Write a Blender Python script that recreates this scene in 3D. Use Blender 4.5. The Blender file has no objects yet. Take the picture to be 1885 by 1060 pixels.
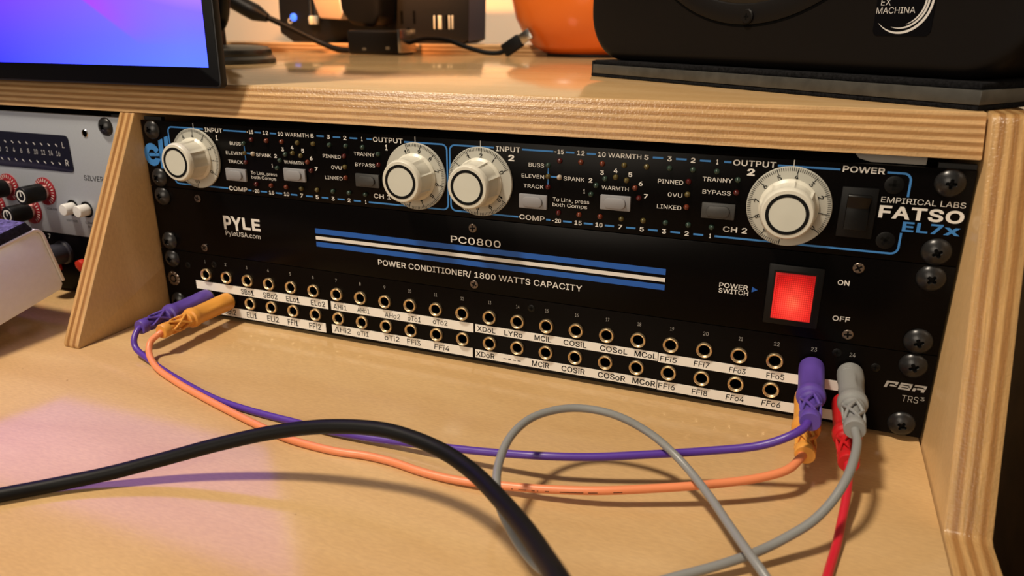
import bpy, bmesh, math, random
from mathutils import Vector, Matrix
random.seed(7)
sc = bpy.context.scene
COL = sc.collection
K = 0.001
ZOFF = 0.7525                      # rack bottom above the room floor, metres (desk top = 0.75 m)

def W(x, y, z):                    # scene millimetres (origin: bottom left of the rack front) -> metres
    return Vector((x * K, y * K, z * K + ZOFF))

# ------------------------------------------------------------------ camera, world, lights, exposure
def make_camera():
    cd = bpy.data.cameras.new('camera'); co = bpy.data.objects.new('camera', cd); COL.objects.link(co)
    a, b, c = 0.37718410, 1.23096038, 0.00303256
    Rz = Matrix.Rotation(a, 3, 'Z'); Rx = Matrix.Rotation(b, 3, 'X'); Ry = Matrix.Rotation(c, 3, 'Z')
    M = (Rz @ Rx @ Ry).to_4x4(); M.translation = W(412.04, -370.12, 190.78)
    co.matrix_world = M
    cd.sensor_fit = 'HORIZONTAL'; cd.sensor_width = 36.0
    cd.lens = 1349.47 / 1885 * 36.0
    cd.clip_start = 0.01; cd.clip_end = 50
    cd.dof.use_dof = True; cd.dof.focus_distance = 0.40; cd.dof.aperture_fstop = 11.5
    sc.camera = co
make_camera()
world = bpy.data.worlds.new('world'); sc.world = world; world.use_nodes = True
bg = world.node_tree.nodes['Background']
bg.inputs[0].default_value = (1.0, 0.88, 0.74, 1); bg.inputs[1].default_value = 0.09

def lamp(name, kind, loc, energy, color, size=0.1, target=None, spot=None, spread=None):
    ld = bpy.data.lights.new(name, kind); lo = bpy.data.objects.new(name, ld); COL.objects.link(lo)
    ld.energy = energy; ld.color = color
    if kind == 'AREA':
        ld.shape = 'DISK'; ld.size = size
        if spread: ld.spread = spread
    else: ld.shadow_soft_size = size
    if kind == 'SPOT' and spot: ld.spot_size = spot; ld.spot_blend = 0.9
    lo.location = loc
    if target is not None:
        lo.rotation_euler = (Vector(target) - Vector(loc)).to_track_quat('-Z', 'Y').to_euler()
    return lo
WARM = (1.0, 0.86, 0.68)
lamp('ceiling_light', 'AREA', W(-280, -680, 1900), 43, WARM, 0.24, W(300, -50, 0))
lamp('front_fill', 'AREA', W(0, -1700, 560), 10, WARM, 0.9, W(250, 0, 80))  # soft fill added in front of the rack faces, not a visible lamp
lamp('wall_wash_spot', 'SPOT', W(700, 200, 1500), 44, WARM, 0.06, W(330, 780, 230), math.radians(55))  # unseen spot added to wash the back wall brighter
sc.view_settings.view_transform = 'Standard'
sc.view_settings.look = 'None'
sc.view_settings.gamma = 1
sc.view_settings.use_curve_mapping = False
sc.view_settings.exposure = 0.0

# ------------------------------------------------------------------ materials
def lin(r, g, b):
    f = lambda v: (v / 255 / 12.92) if v / 255 <= 0.04045 else ((v / 255 + 0.055) / 1.055) ** 2.4
    return (f(r), f(g), f(b), 1)

def pmat(name, col, rough=0.5, metal=0.0, noise=0.0, nscale=300.0, bump=0.0, spec=0.5, coat=0.0, emit=None, estr=0.0):
    m = bpy.data.materials.new(name); m.use_nodes = True
    nt = m.node_tree; p = nt.nodes['Principled BSDF']
    if len(col) == 3: col = (*col, 1)
    p.inputs['Base Color'].default_value = col; p.inputs['Roughness'].default_value = rough
    p.inputs['Metallic'].default_value = metal; p.inputs['Specular IOR Level'].default_value = spec
    p.inputs['Coat Weight'].default_value = coat
    if emit: p.inputs['Emission Color'].default_value = emit; p.inputs['Emission Strength'].default_value = estr
    tc = nt.nodes.new('ShaderNodeTexCoord'); nz = nt.nodes.new('ShaderNodeTexNoise')
    nz.inputs['Scale'].default_value = nscale; nz.inputs['Detail'].default_value = 4
    nt.links.new(tc.outputs['Object'], nz.inputs['Vector'])
    mx = nt.nodes.new('ShaderNodeMixRGB'); mx.blend_type = 'MULTIPLY'; mx.inputs[0].default_value = 1
    mx.inputs[1].default_value = col
    rp = nt.nodes.new('ShaderNodeMapRange'); rp.inputs[1].default_value = 0.3; rp.inputs[2].default_value = 0.7
    rp.inputs[3].default_value = 1 - noise; rp.inputs[4].default_value = 1 + noise
    nt.links.new(nz.outputs['Fac'], rp.inputs[0]); nt.links.new(rp.outputs[0], mx.inputs[2])
    nt.links.new(mx.outputs[0], p.inputs['Base Color'])
    if bump:
        bp = nt.nodes.new('ShaderNodeBump'); bp.inputs['Strength'].default_value = bump; bp.inputs['Distance'].default_value = 0.0003
        nt.links.new(nz.outputs['Fac'], bp.inputs['Height']); nt.links.new(bp.outputs[0], p.inputs['Normal'])
    return m

def ramp(nt, stops):
    r = nt.nodes.new('ShaderNodeValToRGB'); e = r.color_ramp.elements
    while len(e) < len(stops): e.new(0.5)
    for el, (p, c) in zip(e, stops): el.position = p; el.color = c if len(c) == 4 else (*c, 1)
    return r

def wood_face(name, c1, c2, rough, scale, spec=0.5, bump=0.04, stretch=(1, 1, 1)):
    # rotary-cut birch veneer: broad wavy figure along the grain, fine pores, satin varnish
    m = bpy.data.materials.new(name); m.use_nodes = True; nt = m.node_tree; p = nt.nodes['Principled BSDF']
    L = nt.links.new
    tc = nt.nodes.new('ShaderNodeTexCoord'); mp = nt.nodes.new('ShaderNodeMapping'); L(tc.outputs['Object'], mp.inputs['Vector'])
    mp.inputs['Scale'].default_value = stretch
    n1 = nt.nodes.new('ShaderNodeTexNoise'); n1.inputs['Scale'].default_value = scale; n1.inputs['Detail'].default_value = 5; n1.inputs['Distortion'].default_value = 1.2
    L(mp.outputs[0], n1.inputs['Vector'])
    r = ramp(nt, [(0.28, c2), (0.5, tuple((a + b) / 2 for a, b in zip(c1, c2))), (0.66, c1)]); L(n1.outputs['Fac'], r.inputs[0])
    mp2 = nt.nodes.new('ShaderNodeMapping'); L(tc.outputs['Object'], mp2.inputs['Vector'])
    mp2.inputs['Scale'].default_value = tuple(s * 6 for s in stretch)
    n2 = nt.nodes.new('ShaderNodeTexNoise'); n2.inputs['Scale'].default_value = scale * 9; n2.inputs['Detail'].default_value = 3
    L(mp2.outputs[0], n2.inputs['Vector'])
    mr = nt.nodes.new('ShaderNodeMapRange'); mr.inputs[1].default_value = 0.3; mr.inputs[2].default_value = 0.7; mr.inputs[3].default_value = 0.93; mr.inputs[4].default_value = 1.05
    L(n2.outputs['Fac'], mr.inputs[0])
    mx = nt.nodes.new('ShaderNodeMixRGB'); mx.blend_type = 'MULTIPLY'; mx.inputs[0].default_value = 1
    L(r.outputs[0], mx.inputs[1]); L(mr.outputs[0], mx.inputs[2])
    # sparse dark specks in the veneer
    vo = nt.nodes.new('ShaderNodeTexVoronoi'); vo.inputs['Scale'].default_value = 34; L(tc.outputs['Object'], vo.inputs['Vector'])
    vr = ramp(nt, [(0.0, (0.35, 0.28, 0.2)), (0.028, (1, 1, 1))]); L(vo.outputs['Distance'], vr.inputs[0])
    mx2 = nt.nodes.new('ShaderNodeMixRGB'); mx2.blend_type = 'MULTIPLY'; mx2.inputs[0].default_value = 1
    L(mx.outputs[0], mx2.inputs[1]); L(vr.outputs[0], mx2.inputs[2])
    L(mx2.outputs[0], p.inputs['Base Color'])
    p.inputs['Roughness'].default_value = rough; p.inputs['Specular IOR Level'].default_value = spec
    bp = nt.nodes.new('ShaderNodeBump'); bp.inputs['Strength'].default_value = bump; bp.inputs['Distance'].default_value = 0.0002
    L(n2.outputs['Fac'], bp.inputs['Height']); L(bp.outputs[0], p.inputs['Normal'])
    return m

def ply_edge(name, axis, z0, thick, plies, light, dark, rough=0.27, bump=0.45, contrast=1.0):
    # cut edge of plywood: alternating long-grain and end-grain veneers stacked along one axis
    m = bpy.data.materials.new(name); m.use_nodes = True; nt = m.node_tree; p = nt.nodes['Principled BSDF']
    L = nt.links.new
    tc = nt.nodes.new('ShaderNodeTexCoord'); sx = nt.nodes.new('ShaderNodeSeparateXYZ'); L(tc.outputs['Object'], sx.inputs[0])
    k = 'XYZ'.index(axis)
    nw = nt.nodes.new('ShaderNodeTexNoise'); nw.inputs['Scale'].default_value = 14; nw.inputs['Detail'].default_value = 2
    L(tc.outputs['Object'], nw.inputs['Vector'])
    off = nt.nodes.new('ShaderNodeMath'); off.operation = 'MULTIPLY_ADD'; off.inputs[1].default_value = thick * 0.05; off.inputs[2].default_value = -thick * 0.025 - z0
    L(nw.outputs['Fac'], off.inputs[0])
    ad = nt.nodes.new('ShaderNodeMath'); ad.operation = 'ADD'; L(sx.outputs[k], ad.inputs[0]); L(off.outputs[0], ad.inputs[1])
    dv = nt.nodes.new('ShaderNodeMath'); dv.operation = 'DIVIDE'; dv.inputs[1].default_value = thick; L(ad.outputs[0], dv.inputs[0])
    st = []
    rnd = random.Random(plies)
    for i in range(plies):
        a, b = i / plies, (i + 1) / plies
        c = light if i % 2 == 0 else tuple(l * (1 - contrast) + d * contrast for l, d in zip(light, dark))
        f = rnd.uniform(0.92, 1.08); c = tuple(v * f for v in c[:3])
        w = (b - a) * 0.2
        st += [(a + w, c), (b - w, c)]
    r = ramp(nt, st[:32]); L(dv.outputs[0], r.inputs[0])
    mp = nt.nodes.new('ShaderNodeMapping'); L(tc.outputs['Object'], mp.inputs['Vector'])
    s = [40, 40, 40]; s[k] = 900
    mp.inputs['Scale'].default_value = s
    n2 = nt.nodes.new('ShaderNodeTexNoise'); n2.inputs['Scale'].default_value = 1.0; n2.inputs['Detail'].default_value = 5; n2.inputs['Roughness'].default_value = 0.65
    L(mp.outputs[0], n2.inputs['Vector'])
    mr = nt.nodes.new('ShaderNodeMapRange'); mr.inputs[1].default_value = 0.3; mr.inputs[2].default_value = 0.7; mr.inputs[3].default_value = 0.72; mr.inputs[4].default_value = 1.14
    L(n2.outputs['Fac'], mr.inputs[0])
    mx = nt.nodes.new('ShaderNodeMixRGB'); mx.blend_type = 'MULTIPLY'; mx.inputs[0].default_value = 1
    L(r.outputs[0], mx.inputs[1]); L(mr.outputs[0], mx.inputs[2]); L(mx.outputs[0], p.inputs['Base Color'])
    p.inputs['Roughness'].default_value = rough
    n3 = nt.nodes.new('ShaderNodeTexNoise'); n3.inputs['Scale'].default_value = 700; n3.inputs['Detail'].default_value = 3; L(tc.outputs['Object'], n3.inputs['Vector'])
    am = nt.nodes.new('ShaderNodeMath'); am.operation = 'ADD'; L(n2.outputs['Fac'], am.inputs[0]); L(n3.outputs['Fac'], am.inputs[1])
    bp = nt.nodes.new('ShaderNodeBump'); bp.inputs['Strength'].default_value = bump; bp.inputs['Distance'].default_value = 0.0006
    L(am.outputs[0], bp.inputs['Height']); L(bp.outputs[0], p.inputs['Normal'])
    return m

BL = (0.60, 0.395, 0.190); BD = (0.53, 0.330, 0.145)
EL = (0.62, 0.385, 0.180); ED = (0.36, 0.185, 0.068)
M = {}
M['desk_face'] = wood_face('birch_desk', BL, BD, 0.13, 3.2, stretch=(1.6, 6, 3))
M['shelf_face'] = wood_face('birch_shelf', BL, BD, 0.13, 4.0, stretch=(1.4, 5, 3))
M['side_face'] = wood_face('birch_side', BL, BD, 0.3, 4.0, stretch=(3, 4, 1.6))
M['shelf_edge'] = ply_edge('ply_edge_shelf', 'Z', (138 * K + ZOFF), 19.5 * K, 11, EL, ED)
M['right_edge'] = ply_edge('ply_edge_right', 'X', 0.2845, 17.5 * K, 7, (0.50, 0.295, 0.115), (0.33, 0.155, 0.048), contrast=0.9)
M['div_edge'] = ply_edge('ply_edge_divider', 'X', -0.2145, 13 * K, 5, (0.56, 0.33, 0.135), (0.30, 0.14, 0.045))
M['ledge_edge'] = ply_edge('ply_edge_ledge', 'Z', (157.5 * K + ZOFF), 13 * K, 5, EL, ED)
M['panel'] = pmat('black_powder_coat', (0.0022, 0.0017, 0.0016), 0.28, 0, 0.25, 900, 0.03, 0.08)
M['panel2'] = pmat('black_paint', (0.0020, 0.0015, 0.0014), 0.26, 0, 0.2, 1200, 0.03, 0.08)
M['chassis'] = pmat('black_steel', (0.006, 0.006, 0.006), 0.6, 0.0, 0.1)
M['screw'] = pmat('black_oxide_screw', (0.030, 0.030, 0.031), 0.3, 0.6, 0.15, 900)
M['recess'] = pmat('dark_recess', (0.002, 0.002, 0.002), 0.6, 0, spec=0.1)
M['flatscrew'] = pmat('flat_black_screw', (0.003, 0.003, 0.003), 0.35, 0.1, 0.1, spec=0.25)
M['steel'] = pmat('worn_steel_screw', (0.22, 0.18, 0.15), 0.3, 0.9, 0.3, 1500)
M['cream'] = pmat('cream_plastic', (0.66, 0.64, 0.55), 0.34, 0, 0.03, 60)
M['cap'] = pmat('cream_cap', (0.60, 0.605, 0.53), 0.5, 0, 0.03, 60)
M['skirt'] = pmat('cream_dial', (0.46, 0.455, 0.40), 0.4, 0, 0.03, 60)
M['blackink'] = pmat('black_ink', (0.004, 0.004, 0.004), 0.7, spec=0.15)
M['whiteink'] = pmat('white_silkscreen', (0.72, 0.70, 0.66), 0.6)
M['greyink'] = pmat('grey_silkscreen', (0.36, 0.35, 0.33), 0.6)
M['blueink'] = pmat('sky_blue_silkscreen', (0.035, 0.20, 0.54), 0.6)
M['royal'] = pmat('royal_blue_silkscreen', (0.003, 0.088, 0.42), 0.55)
M['btn_grey'] = pmat('grey_button', (0.245, 0.245, 0.26), 0.5)
M['btn_dark'] = pmat('charcoal_button', (0.040, 0.040, 0.039), 0.45)
M['gloss_black'] = pmat('gloss_black_plastic', (0.004, 0.004, 0.004), 0.3, spec=0.3)
M['matte_black'] = pmat('matte_black_plastic', (0.003, 0.003, 0.0033), 0.45, 0, 0.1, spec=0.22)
M['led_red'] = pmat('red_lens', (0.060, 0.005, 0.005), 0.18)
M['led_orange'] = pmat('orange_lens', (0.115, 0.022, 0.009), 0.18)
M['led_yellow'] = pmat('yellow_lens', (0.085, 0.064, 0.019), 0.18)
M['led_green'] = pmat('green_lens', (0.022, 0.042, 0.031), 0.18)
M['led_clear'] = pmat('clear_lens', (0.38, 0.32, 0.25), 0.18)
M['brass'] = pmat('brass_nut', (0.78, 0.60, 0.36), 0.32, 0.9, 0.08, 600)
M['tape'] = pmat('white_label_tape', (0.86, 0.84, 0.79), 0.45, 0, 0.02)
M['purple'] = pmat('purple_rubber', (0.105, 0.058, 0.34), 0.42)
M['amber'] = pmat('amber_rubber', (0.74, 0.33, 0.055), 0.42)
M['greyrub'] = pmat('grey_rubber', (0.25, 0.255, 0.25), 0.45)
M['redrub'] = pmat('red_rubber', (0.52, 0.012, 0.016), 0.36)
M['purple_c'] = pmat('purple_cable_jacket', (0.088, 0.034, 0.31), 0.36)
M['orange_c'] = pmat('orange_cable_jacket', (0.80, 0.26, 0.11), 0.38)
M['grey_c'] = pmat('grey_cable_jacket', (0.23, 0.235, 0.23), 0.36)
M['red_c'] = pmat('red_cable_jacket', (0.55, 0.014, 0.03), 0.34)
M['black_c'] = pmat('black_cable_jacket', (0.0022, 0.0022, 0.0025), 0.5, 0, 0.1, 400, 0, 0.18)
M['silver'] = pmat('silver_anodised', (0.42, 0.45, 0.50), 0.42, 0.35, 0.03, 800)
M['navy'] = pmat('navy_meter_window', (0.006, 0.006, 0.016), 0.2)
M['red_anod'] = pmat('red_dial', (0.30, 0.010, 0.02), 0.35, 0.3)
M['white_pl'] = pmat('white_plastic', (0.70, 0.69, 0.68), 0.4)
M['blue_black'] = pmat('blue_black_plastic', (0.022, 0.022, 0.035), 0.45)
M['red_pl'] = pmat('red_plastic', (0.55, 0.03, 0.015), 0.4)
M['white_case'] = pmat('white_painted_case', (0.82, 0.86, 0.96), 0.42, 0, 0.02)  # white case, with the screen's bluish light mixed into the colour
M['felt'] = pmat('purple_lit_felt', (0.10, 0.085, 0.20), 0.95, 0, 0.6, 420, 0.9, 0.1)  # dark grey felt; the purple light on it is put into the colour
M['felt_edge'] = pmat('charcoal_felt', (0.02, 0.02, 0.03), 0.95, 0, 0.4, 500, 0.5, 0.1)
M['bezel'] = pmat('black_bezel', (0.002, 0.002, 0.003), 0.3, spec=0.15)
M['bezel_edge'] = pmat('dark_metal_frame', (0.010, 0.010, 0.012), 0.45, 0.3)
M['speaker'] = pmat('black_textured_cabinet', (0.0052, 0.0042, 0.004), 0.5, 0, 0.08, 2500, 0.05, 0.15)
M['speaker2'] = pmat('black_driver_ring', (0.0062, 0.0052, 0.005), 0.5, 0, 0.08, 2500, 0.05, 0.18)
M['lamp_black'] = pmat('satin_black_metal', (0.012, 0.012, 0.012), 0.33)
M['tower'] = pmat('charcoal_plastic', (0.007, 0.0072, 0.008), 0.42, 0, 0.1, spec=0.35)
M['cone'] = pmat('black_rubber_surround', (0.004, 0.004, 0.004), 0.5)
M['badge'] = pmat('black_badge', (0.002, 0.002, 0.003), 0.4, spec=0.1)
M['silver_ink'] = pmat('silver_print', (0.62, 0.60, 0.58), 0.4)
M['foam'] = pmat('black_foam', (0.007, 0.007, 0.008), 0.95, 0, 0.6, 600, 0.9, 0.1)
M['pad_grey'] = pmat('smoke_grey_core', (0.052, 0.050, 0.044), 0.35, 0, 0.25, 120, 0.05)
M['orange_v'] = pmat('orange_glaze', (0.80, 0.17, 0.018), 0.28)
M['foot'] = pmat('dark_foot', (0.02, 0.012, 0.008), 0.6)
M['wall'] = pmat('cream_wall_paint', (0.80, 0.69, 0.54), 0.85, 0, 0.03, 6, 0.05)
M['floor'] = pmat('brown_floor', (0.10, 0.055, 0.025), 0.5, 0, 0.2, 8)
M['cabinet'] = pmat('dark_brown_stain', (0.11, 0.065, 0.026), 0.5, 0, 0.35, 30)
M['beige'] = pmat('beige_plastic', (0.50, 0.36, 0.25), 0.5)
M['port'] = pmat('pale_port_insert', (0.55, 0.55, 0.45), 0.4)
M['slot'] = pmat('dark_slot', (0.001, 0.001, 0.001), 0.7, spec=0.05)
M['metal'] = pmat('bright_steel', (0.55, 0.53, 0.50), 0.25, 1.0)
M['bracket'] = pmat('grey_bracket', (0.40, 0.37, 0.33), 0.45)
M['led_on'] = pmat('blue_lamp_lit', (0.05, 0.15, 0.9), 0.3, emit=(0.03, 0.16, 1.0, 1), estr=1.6)

LX0_, LZ0_ = 407.5, 56.0
def lit_rocker():
    m = bpy.data.materials.new('lit_red_lens'); m.use_nodes = True; nt = m.node_tree; p = nt.nodes['Principled BSDF']; L = nt.links.new
    p.inputs['Base Color'].default_value = (0.42, 0.012, 0.012, 1); p.inputs['Roughness'].default_value = 0.18
    tc = nt.nodes.new('ShaderNodeTexCoord'); mp = nt.nodes.new('ShaderNodeMapping'); L(tc.outputs['Object'], mp.inputs[0])
    # the glow tube sits behind the lower middle of the lens
    mp.inputs['Location'].default_value = (-0.1750, 0.0, -0.0148); mp.inputs['Scale'].default_value = (1, 0.2, 0.8)
    ln = nt.nodes.new('ShaderNodeVectorMath'); ln.operation = 'LENGTH'; L(mp.outputs[0], ln.inputs[0])
    r = ramp(nt, [(0.0, (1.0, 0.17, 0.075)), (0.3, (0.9, 0.06, 0.035)), (0.75, (0.5, 0.012, 0.010)), (1.0, (0.26, 0.003, 0.004))])
    sc_ = nt.nodes.new('ShaderNodeMath'); sc_.operation = 'MULTIPLY'; sc_.inputs[1].default_value = 80; L(ln.outputs['Value'], sc_.inputs[0])
    L(sc_.outputs[0], r.inputs[0])
    # waffle facets of the lens: brighter peaks, darker grooves
    sx = nt.nodes.new('ShaderNodeSeparateXYZ'); L(tc.outputs['Object'], sx.inputs[0]); prod = None
    for k_, org, per in ((0, (LX0_ - 241) * K, 0.974 * K), (2, (LZ0_ - 44.6) * K, 1.04 * K)):
        a = nt.nodes.new('ShaderNodeMath'); a.operation = 'SUBTRACT'; a.inputs[1].default_value = org; L(sx.outputs[k_], a.inputs[0])
        b = nt.nodes.new('ShaderNodeMath'); b.operation = 'MULTIPLY'; b.inputs[1].default_value = math.pi / per; L(a.outputs[0], b.inputs[0])
        c = nt.nodes.new('ShaderNodeMath'); c.operation = 'SINE'; L(b.outputs[0], c.inputs[0])
        d = nt.nodes.new('ShaderNodeMath'); d.operation = 'ABSOLUTE'; L(c.outputs[0], d.inputs[0])
        if prod is None: prod = d
        else:
            m_ = nt.nodes.new('ShaderNodeMath'); m_.operation = 'MULTIPLY'; L(prod.outputs[0], m_.inputs[0]); L(d.outputs[0], m_.inputs[1]); prod = m_
    st = nt.nodes.new('ShaderNodeMath'); st.operation = 'MULTIPLY_ADD'; st.inputs[1].default_value = 0.95; st.inputs[2].default_value = 0.45; L(prod.outputs[0], st.inputs[0])
    L(r.outputs[0], p.inputs['Emission Color']); L(st.outputs[0], p.inputs['Emission Strength'])
    return m
M['lens'] = lit_rocker()

def linb(r, g, b):                         # the blue of the lit panel is brighter than the camera can hold
    c = lin(r, g, b); return (c[0], c[1], c[2] * 2.6, 1)
def screen_mat():
    m = bpy.data.materials.new('lit_screen'); m.use_nodes = True; nt = m.node_tree; L = nt.links.new
    p = nt.nodes['Principled BSDF']; p.inputs['Base Color'].default_value = (0.01, 0.01, 0.012, 1); p.inputs['Roughness'].default_value = 0.25
    tc = nt.nodes.new('ShaderNodeTexCoord'); sp = nt.nodes.new('ShaderNodeSeparateXYZ'); L(tc.outputs['Object'], sp.inputs[0])
    nz = nt.nodes.new('ShaderNodeTexNoise'); nz.inputs['Scale'].default_value = 9; nz.inputs['Detail'].default_value = 1; L(tc.outputs['Object'], nz.inputs['Vector'])
    def lincomb(ax, az, c, an=0.0):
        a = nt.nodes.new('ShaderNodeMath'); a.operation = 'MULTIPLY'; a.inputs[1].default_value = ax; L(sp.outputs[0], a.inputs[0])
        b = nt.nodes.new('ShaderNodeMath'); b.operation = 'MULTIPLY_ADD'; b.inputs[1].default_value = az; b.inputs[2].default_value = c; L(sp.outputs[2], b.inputs[0])
        s = nt.nodes.new('ShaderNodeMath'); s.operation = 'ADD'; L(a.outputs[0], s.inputs[0]); L(b.outputs[0], s.inputs[1])
        t = nt.nodes.new('ShaderNodeMath'); t.operation = 'MULTIPLY_ADD'; t.inputs[1].default_value = an; L(nz.outputs['Fac'], t.inputs[0]); L(s.outputs[0], t.inputs[2])
        return t.outputs[0]
    # object space: x 0..-195 mm from the right edge, z up from the lower edge (metres)
    up = lincomb(0.0, 20.0, 0.0, 0.2)                    # blue at the bottom to violet at the top left
    r1 = ramp(nt, [(0.0, linb(58, 64, 250)), (0.45, linb(88, 66, 246)), (1.0, linb(124, 58, 242))]); L(up, r1.inputs[0])
    r2 = ramp(nt, [(0.0, (0, 0, 0)), (0.95, (1, 1, 1))]); L(lincomb(5.6, 0.0, 1.02, 0.06), r2.inputs[0])
    lr = ramp(nt, [(0.0, linb(100, 140, 255)), (0.45, linb(118, 126, 254)), (1.0, linb(148, 116, 250))]); L(lincomb(-1.0, 20, 0, 0.1), lr.inputs[0])
    m1 = nt.nodes.new('ShaderNodeMixRGB'); L(r2.outputs[0], m1.inputs[0]); L(r1.outputs[0], m1.inputs[1]); L(lr.outputs[0], m1.inputs[2])
    # magenta wave whose edge falls to the lower right and fades out downwards
    r3 = ramp(nt, [(0.5, (0, 0, 0)), (0.54, (0.9, 0.9, 0.9)), (0.75, (0.45, 0.45, 0.45)), (1.0, (0.2, 0.2, 0.2))]); L(lincomb(10.0, 16.5, 0.82, 0.02), r3.inputs[0])
    zf = ramp(nt, [(0.3, (0, 0, 0)), (0.95, (1, 1, 1))]); L(lincomb(0, 24, 0, 0), zf.inputs[0])
    mm = nt.nodes.new('ShaderNodeMixRGB'); mm.blend_type = 'MULTIPLY'; mm.inputs[0].default_value = 1; L(r3.outputs[0], mm.inputs[1]); L(zf.outputs[0], mm.inputs[2])
    m3 = nt.nodes.new('ShaderNodeMixRGB'); L(mm.outputs[0], m3.inputs[0]); L(m1.outputs[0], m3.inputs[1]); m3.inputs[2].default_value = linb(184, 66, 242)
    # bright pink upper part of the picture
    r5 = ramp(nt, [(0.25, (0, 0, 0)), (0.5, (1, 1, 1))]); L(lincomb(0.6, 5.0, 0.05, 0.1), r5.inputs[0])
    m2 = nt.nodes.new('ShaderNodeMixRGB'); L(r5.outputs[0], m2.inputs[0]); L(m3.outputs[0], m2.inputs[1]); m2.inputs[2].default_value = (1.25, 0.5, 2.9, 1)
    L(m2.outputs[0], p.inputs['Emission Color']); p.inputs['Emission Strength'].default_value = 1.0
    return m
M['screen'] = screen_mat()

# ------------------------------------------------------------------ mesh helpers (all coordinates in mm)
class MB:
    def __init__(self): self.bm = bmesh.new(); self.mats = []
    def mi(self, m):
        if m not in self.mats: self.mats.append(m)
        return self.mats.index(m)
    def face(self, vs, mat, smooth=True):
        try: f = self.bm.faces.new(vs)
        except ValueError: return None
        f.material_index = self.mi(mat); f.smooth = smooth; return f
    def box(self, x0, x1, y0, y1, z0, z1, mat, bev=0.0, seg=2, facemat=None, rot=None):
        b = bmesh.new()
        vs = [b.verts.new((x, y, z)) for x in (x0, x1) for y in (y0, y1) for z in (z0, z1)]
        for q in ((0, 1, 3, 2), (4, 6, 7, 5), (0, 4, 5, 1), (2, 3, 7, 6), (0, 2, 6, 4), (1, 5, 7, 3)): b.faces.new([vs[i] for i in q])
        if bev: bmesh.ops.bevel(b, geom=list(b.edges), offset=bev, segments=seg, profile=0.5, affect='EDGES')
        self.merge(b, mat, facemat, rot); return self
    def merge(self, b, mat, facemat=None, rot=None):
        bmesh.ops.recalc_face_normals(b, faces=list(b.faces)); b.normal_update()
        mp = {}
        for v in b.verts:
            co = v.co.copy()
            if rot is not None: co = rot @ co
            mp[v] = self.bm.verts.new(co)
        for f in b.faces:
            mm = facemat(f.normal) if facemat else mat
            self.face([mp[v] for v in f.verts], mm)
        b.free()
    def prism(self, pts, axis, a0, a1, mat, bev=0.0, seg=2, facemat=None, rot=None):
        # closed outline in the plane normal to axis ('x': (y,z), 'y': (x,z), 'z': (x,y)), extruded a0..a1
        b = bmesh.new()
        def P(p, a): return {'x': (a, p[0], p[1]), 'y': (p[0], a, p[1]), 'z': (p[0], p[1], a)}[axis]
        A = [b.verts.new(P(p, a0)) for p in pts]; B = [b.verts.new(P(p, a1)) for p in pts]
        n = len(pts)
        b.faces.new(A); b.faces.new(B[::-1])
        for i in range(n): b.faces.new((A[i], B[i], B[(i + 1) % n], A[(i + 1) % n]))
        bmesh.ops.recalc_face_normals(b, faces=list(b.faces))
        if bev: bmesh.ops.bevel(b, geom=list(b.edges), offset=bev, segments=seg, profile=0.5, affect='EDGES')
        self.merge(b, mat, facemat, rot); return self
    def lathe(self, prof, c, mat, axis='y', seg=32, rfun=None, cap0=True, cap1=True, matfun=None):
        # prof: (radius, position along axis) ; c: centre in the two other coordinates
        rings = []
        for i, (r, a) in enumerate(prof):
            ring = []
            for k in range(seg):
                t = 2 * math.pi * k / seg
                rr = rfun(t, i, r, a) if rfun else r
                u, v = rr * math.sin(t), rr * math.cos(t)
                p = {'y': (c[0] + u, a, c[1] + v), 'z': (c[0] + u, c[1] + v, a), 'x': (a, c[0] + u, c[1] + v)}[axis]
                ring.append(self.bm.verts.new(p))
            rings.append(ring)
        for i in range(len(rings) - 1):
            mm = matfun(i) if matfun else mat
            for k in range(seg):
                self.face((rings[i][k], rings[i][(k + 1) % seg], rings[i + 1][(k + 1) % seg], rings[i + 1][k]), mm)
        if cap0: self.face(rings[0][::-1], matfun(0) if matfun else mat)
        if cap1: self.face(rings[-1], matfun(len(rings) - 2) if matfun else mat)
        return self
    def tube(self, pts, r, mat, seg=14, sub=6, caps=True):
        P = catmull(pts, sub) if sub > 1 else [Vector(p) for p in pts]
        n = len(P); prev = None; rings = []
        up = Vector((0, 0, 1))
        for i in range(n):
            t = (P[min(i + 1, n - 1)] - P[max(i - 1, 0)]).normalized()
            if prev is None:
                s = t.cross(up)
                if s.length < 1e-3: s = t.cross(Vector((1, 0, 0)))
                s.normalize()
            else: s = (prev - t * prev.dot(t)).normalized()
            prev = s; b = t.cross(s)
            rr = r(i / (n - 1)) if callable(r) else r
            rings.append([self.bm.verts.new(P[i] + rr * (math.cos(2 * math.pi * k / seg) * s + math.sin(2 * math.pi * k / seg) * b)) for k in range(seg)])
        for i in range(n - 1):
            for k in range(seg):
                self.face((rings[i][k], rings[i][(k + 1) % seg], rings[i + 1][(k + 1) % seg], rings[i + 1][k]), mat)
        if caps: self.face(rings[0][::-1], mat); self.face(rings[-1], mat)
        return self
    def strip(self, pts, w, y, mat, th=0.06):
        # flat printed line in the x-z plane, width w, lying in front of plane y
        P = [Vector((p[0], p[1])) for p in pts]; n = len(P); Lf = []; Rt = []
        for i in range(n):
            d = (P[min(i + 1, n - 1)] - P[max(i - 1, 0)]).normalized(); nn = Vector((-d.y, d.x))
            a = P[i] + nn * w / 2; b = P[i] - nn * w / 2
            Lf.append(self.bm.verts.new((a.x, y - th, a.y))); Rt.append(self.bm.verts.new((b.x, y - th, b.y)))
        for i in range(n - 1): self.face((Lf[i], Lf[i + 1], Rt[i + 1], Rt[i]), mat)
        return self
    def poly(self, pts, y, mat):
        vs = [self.bm.verts.new((p[0], y, p[1])) for p in pts]
        self.face(vs, mat); return self
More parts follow.
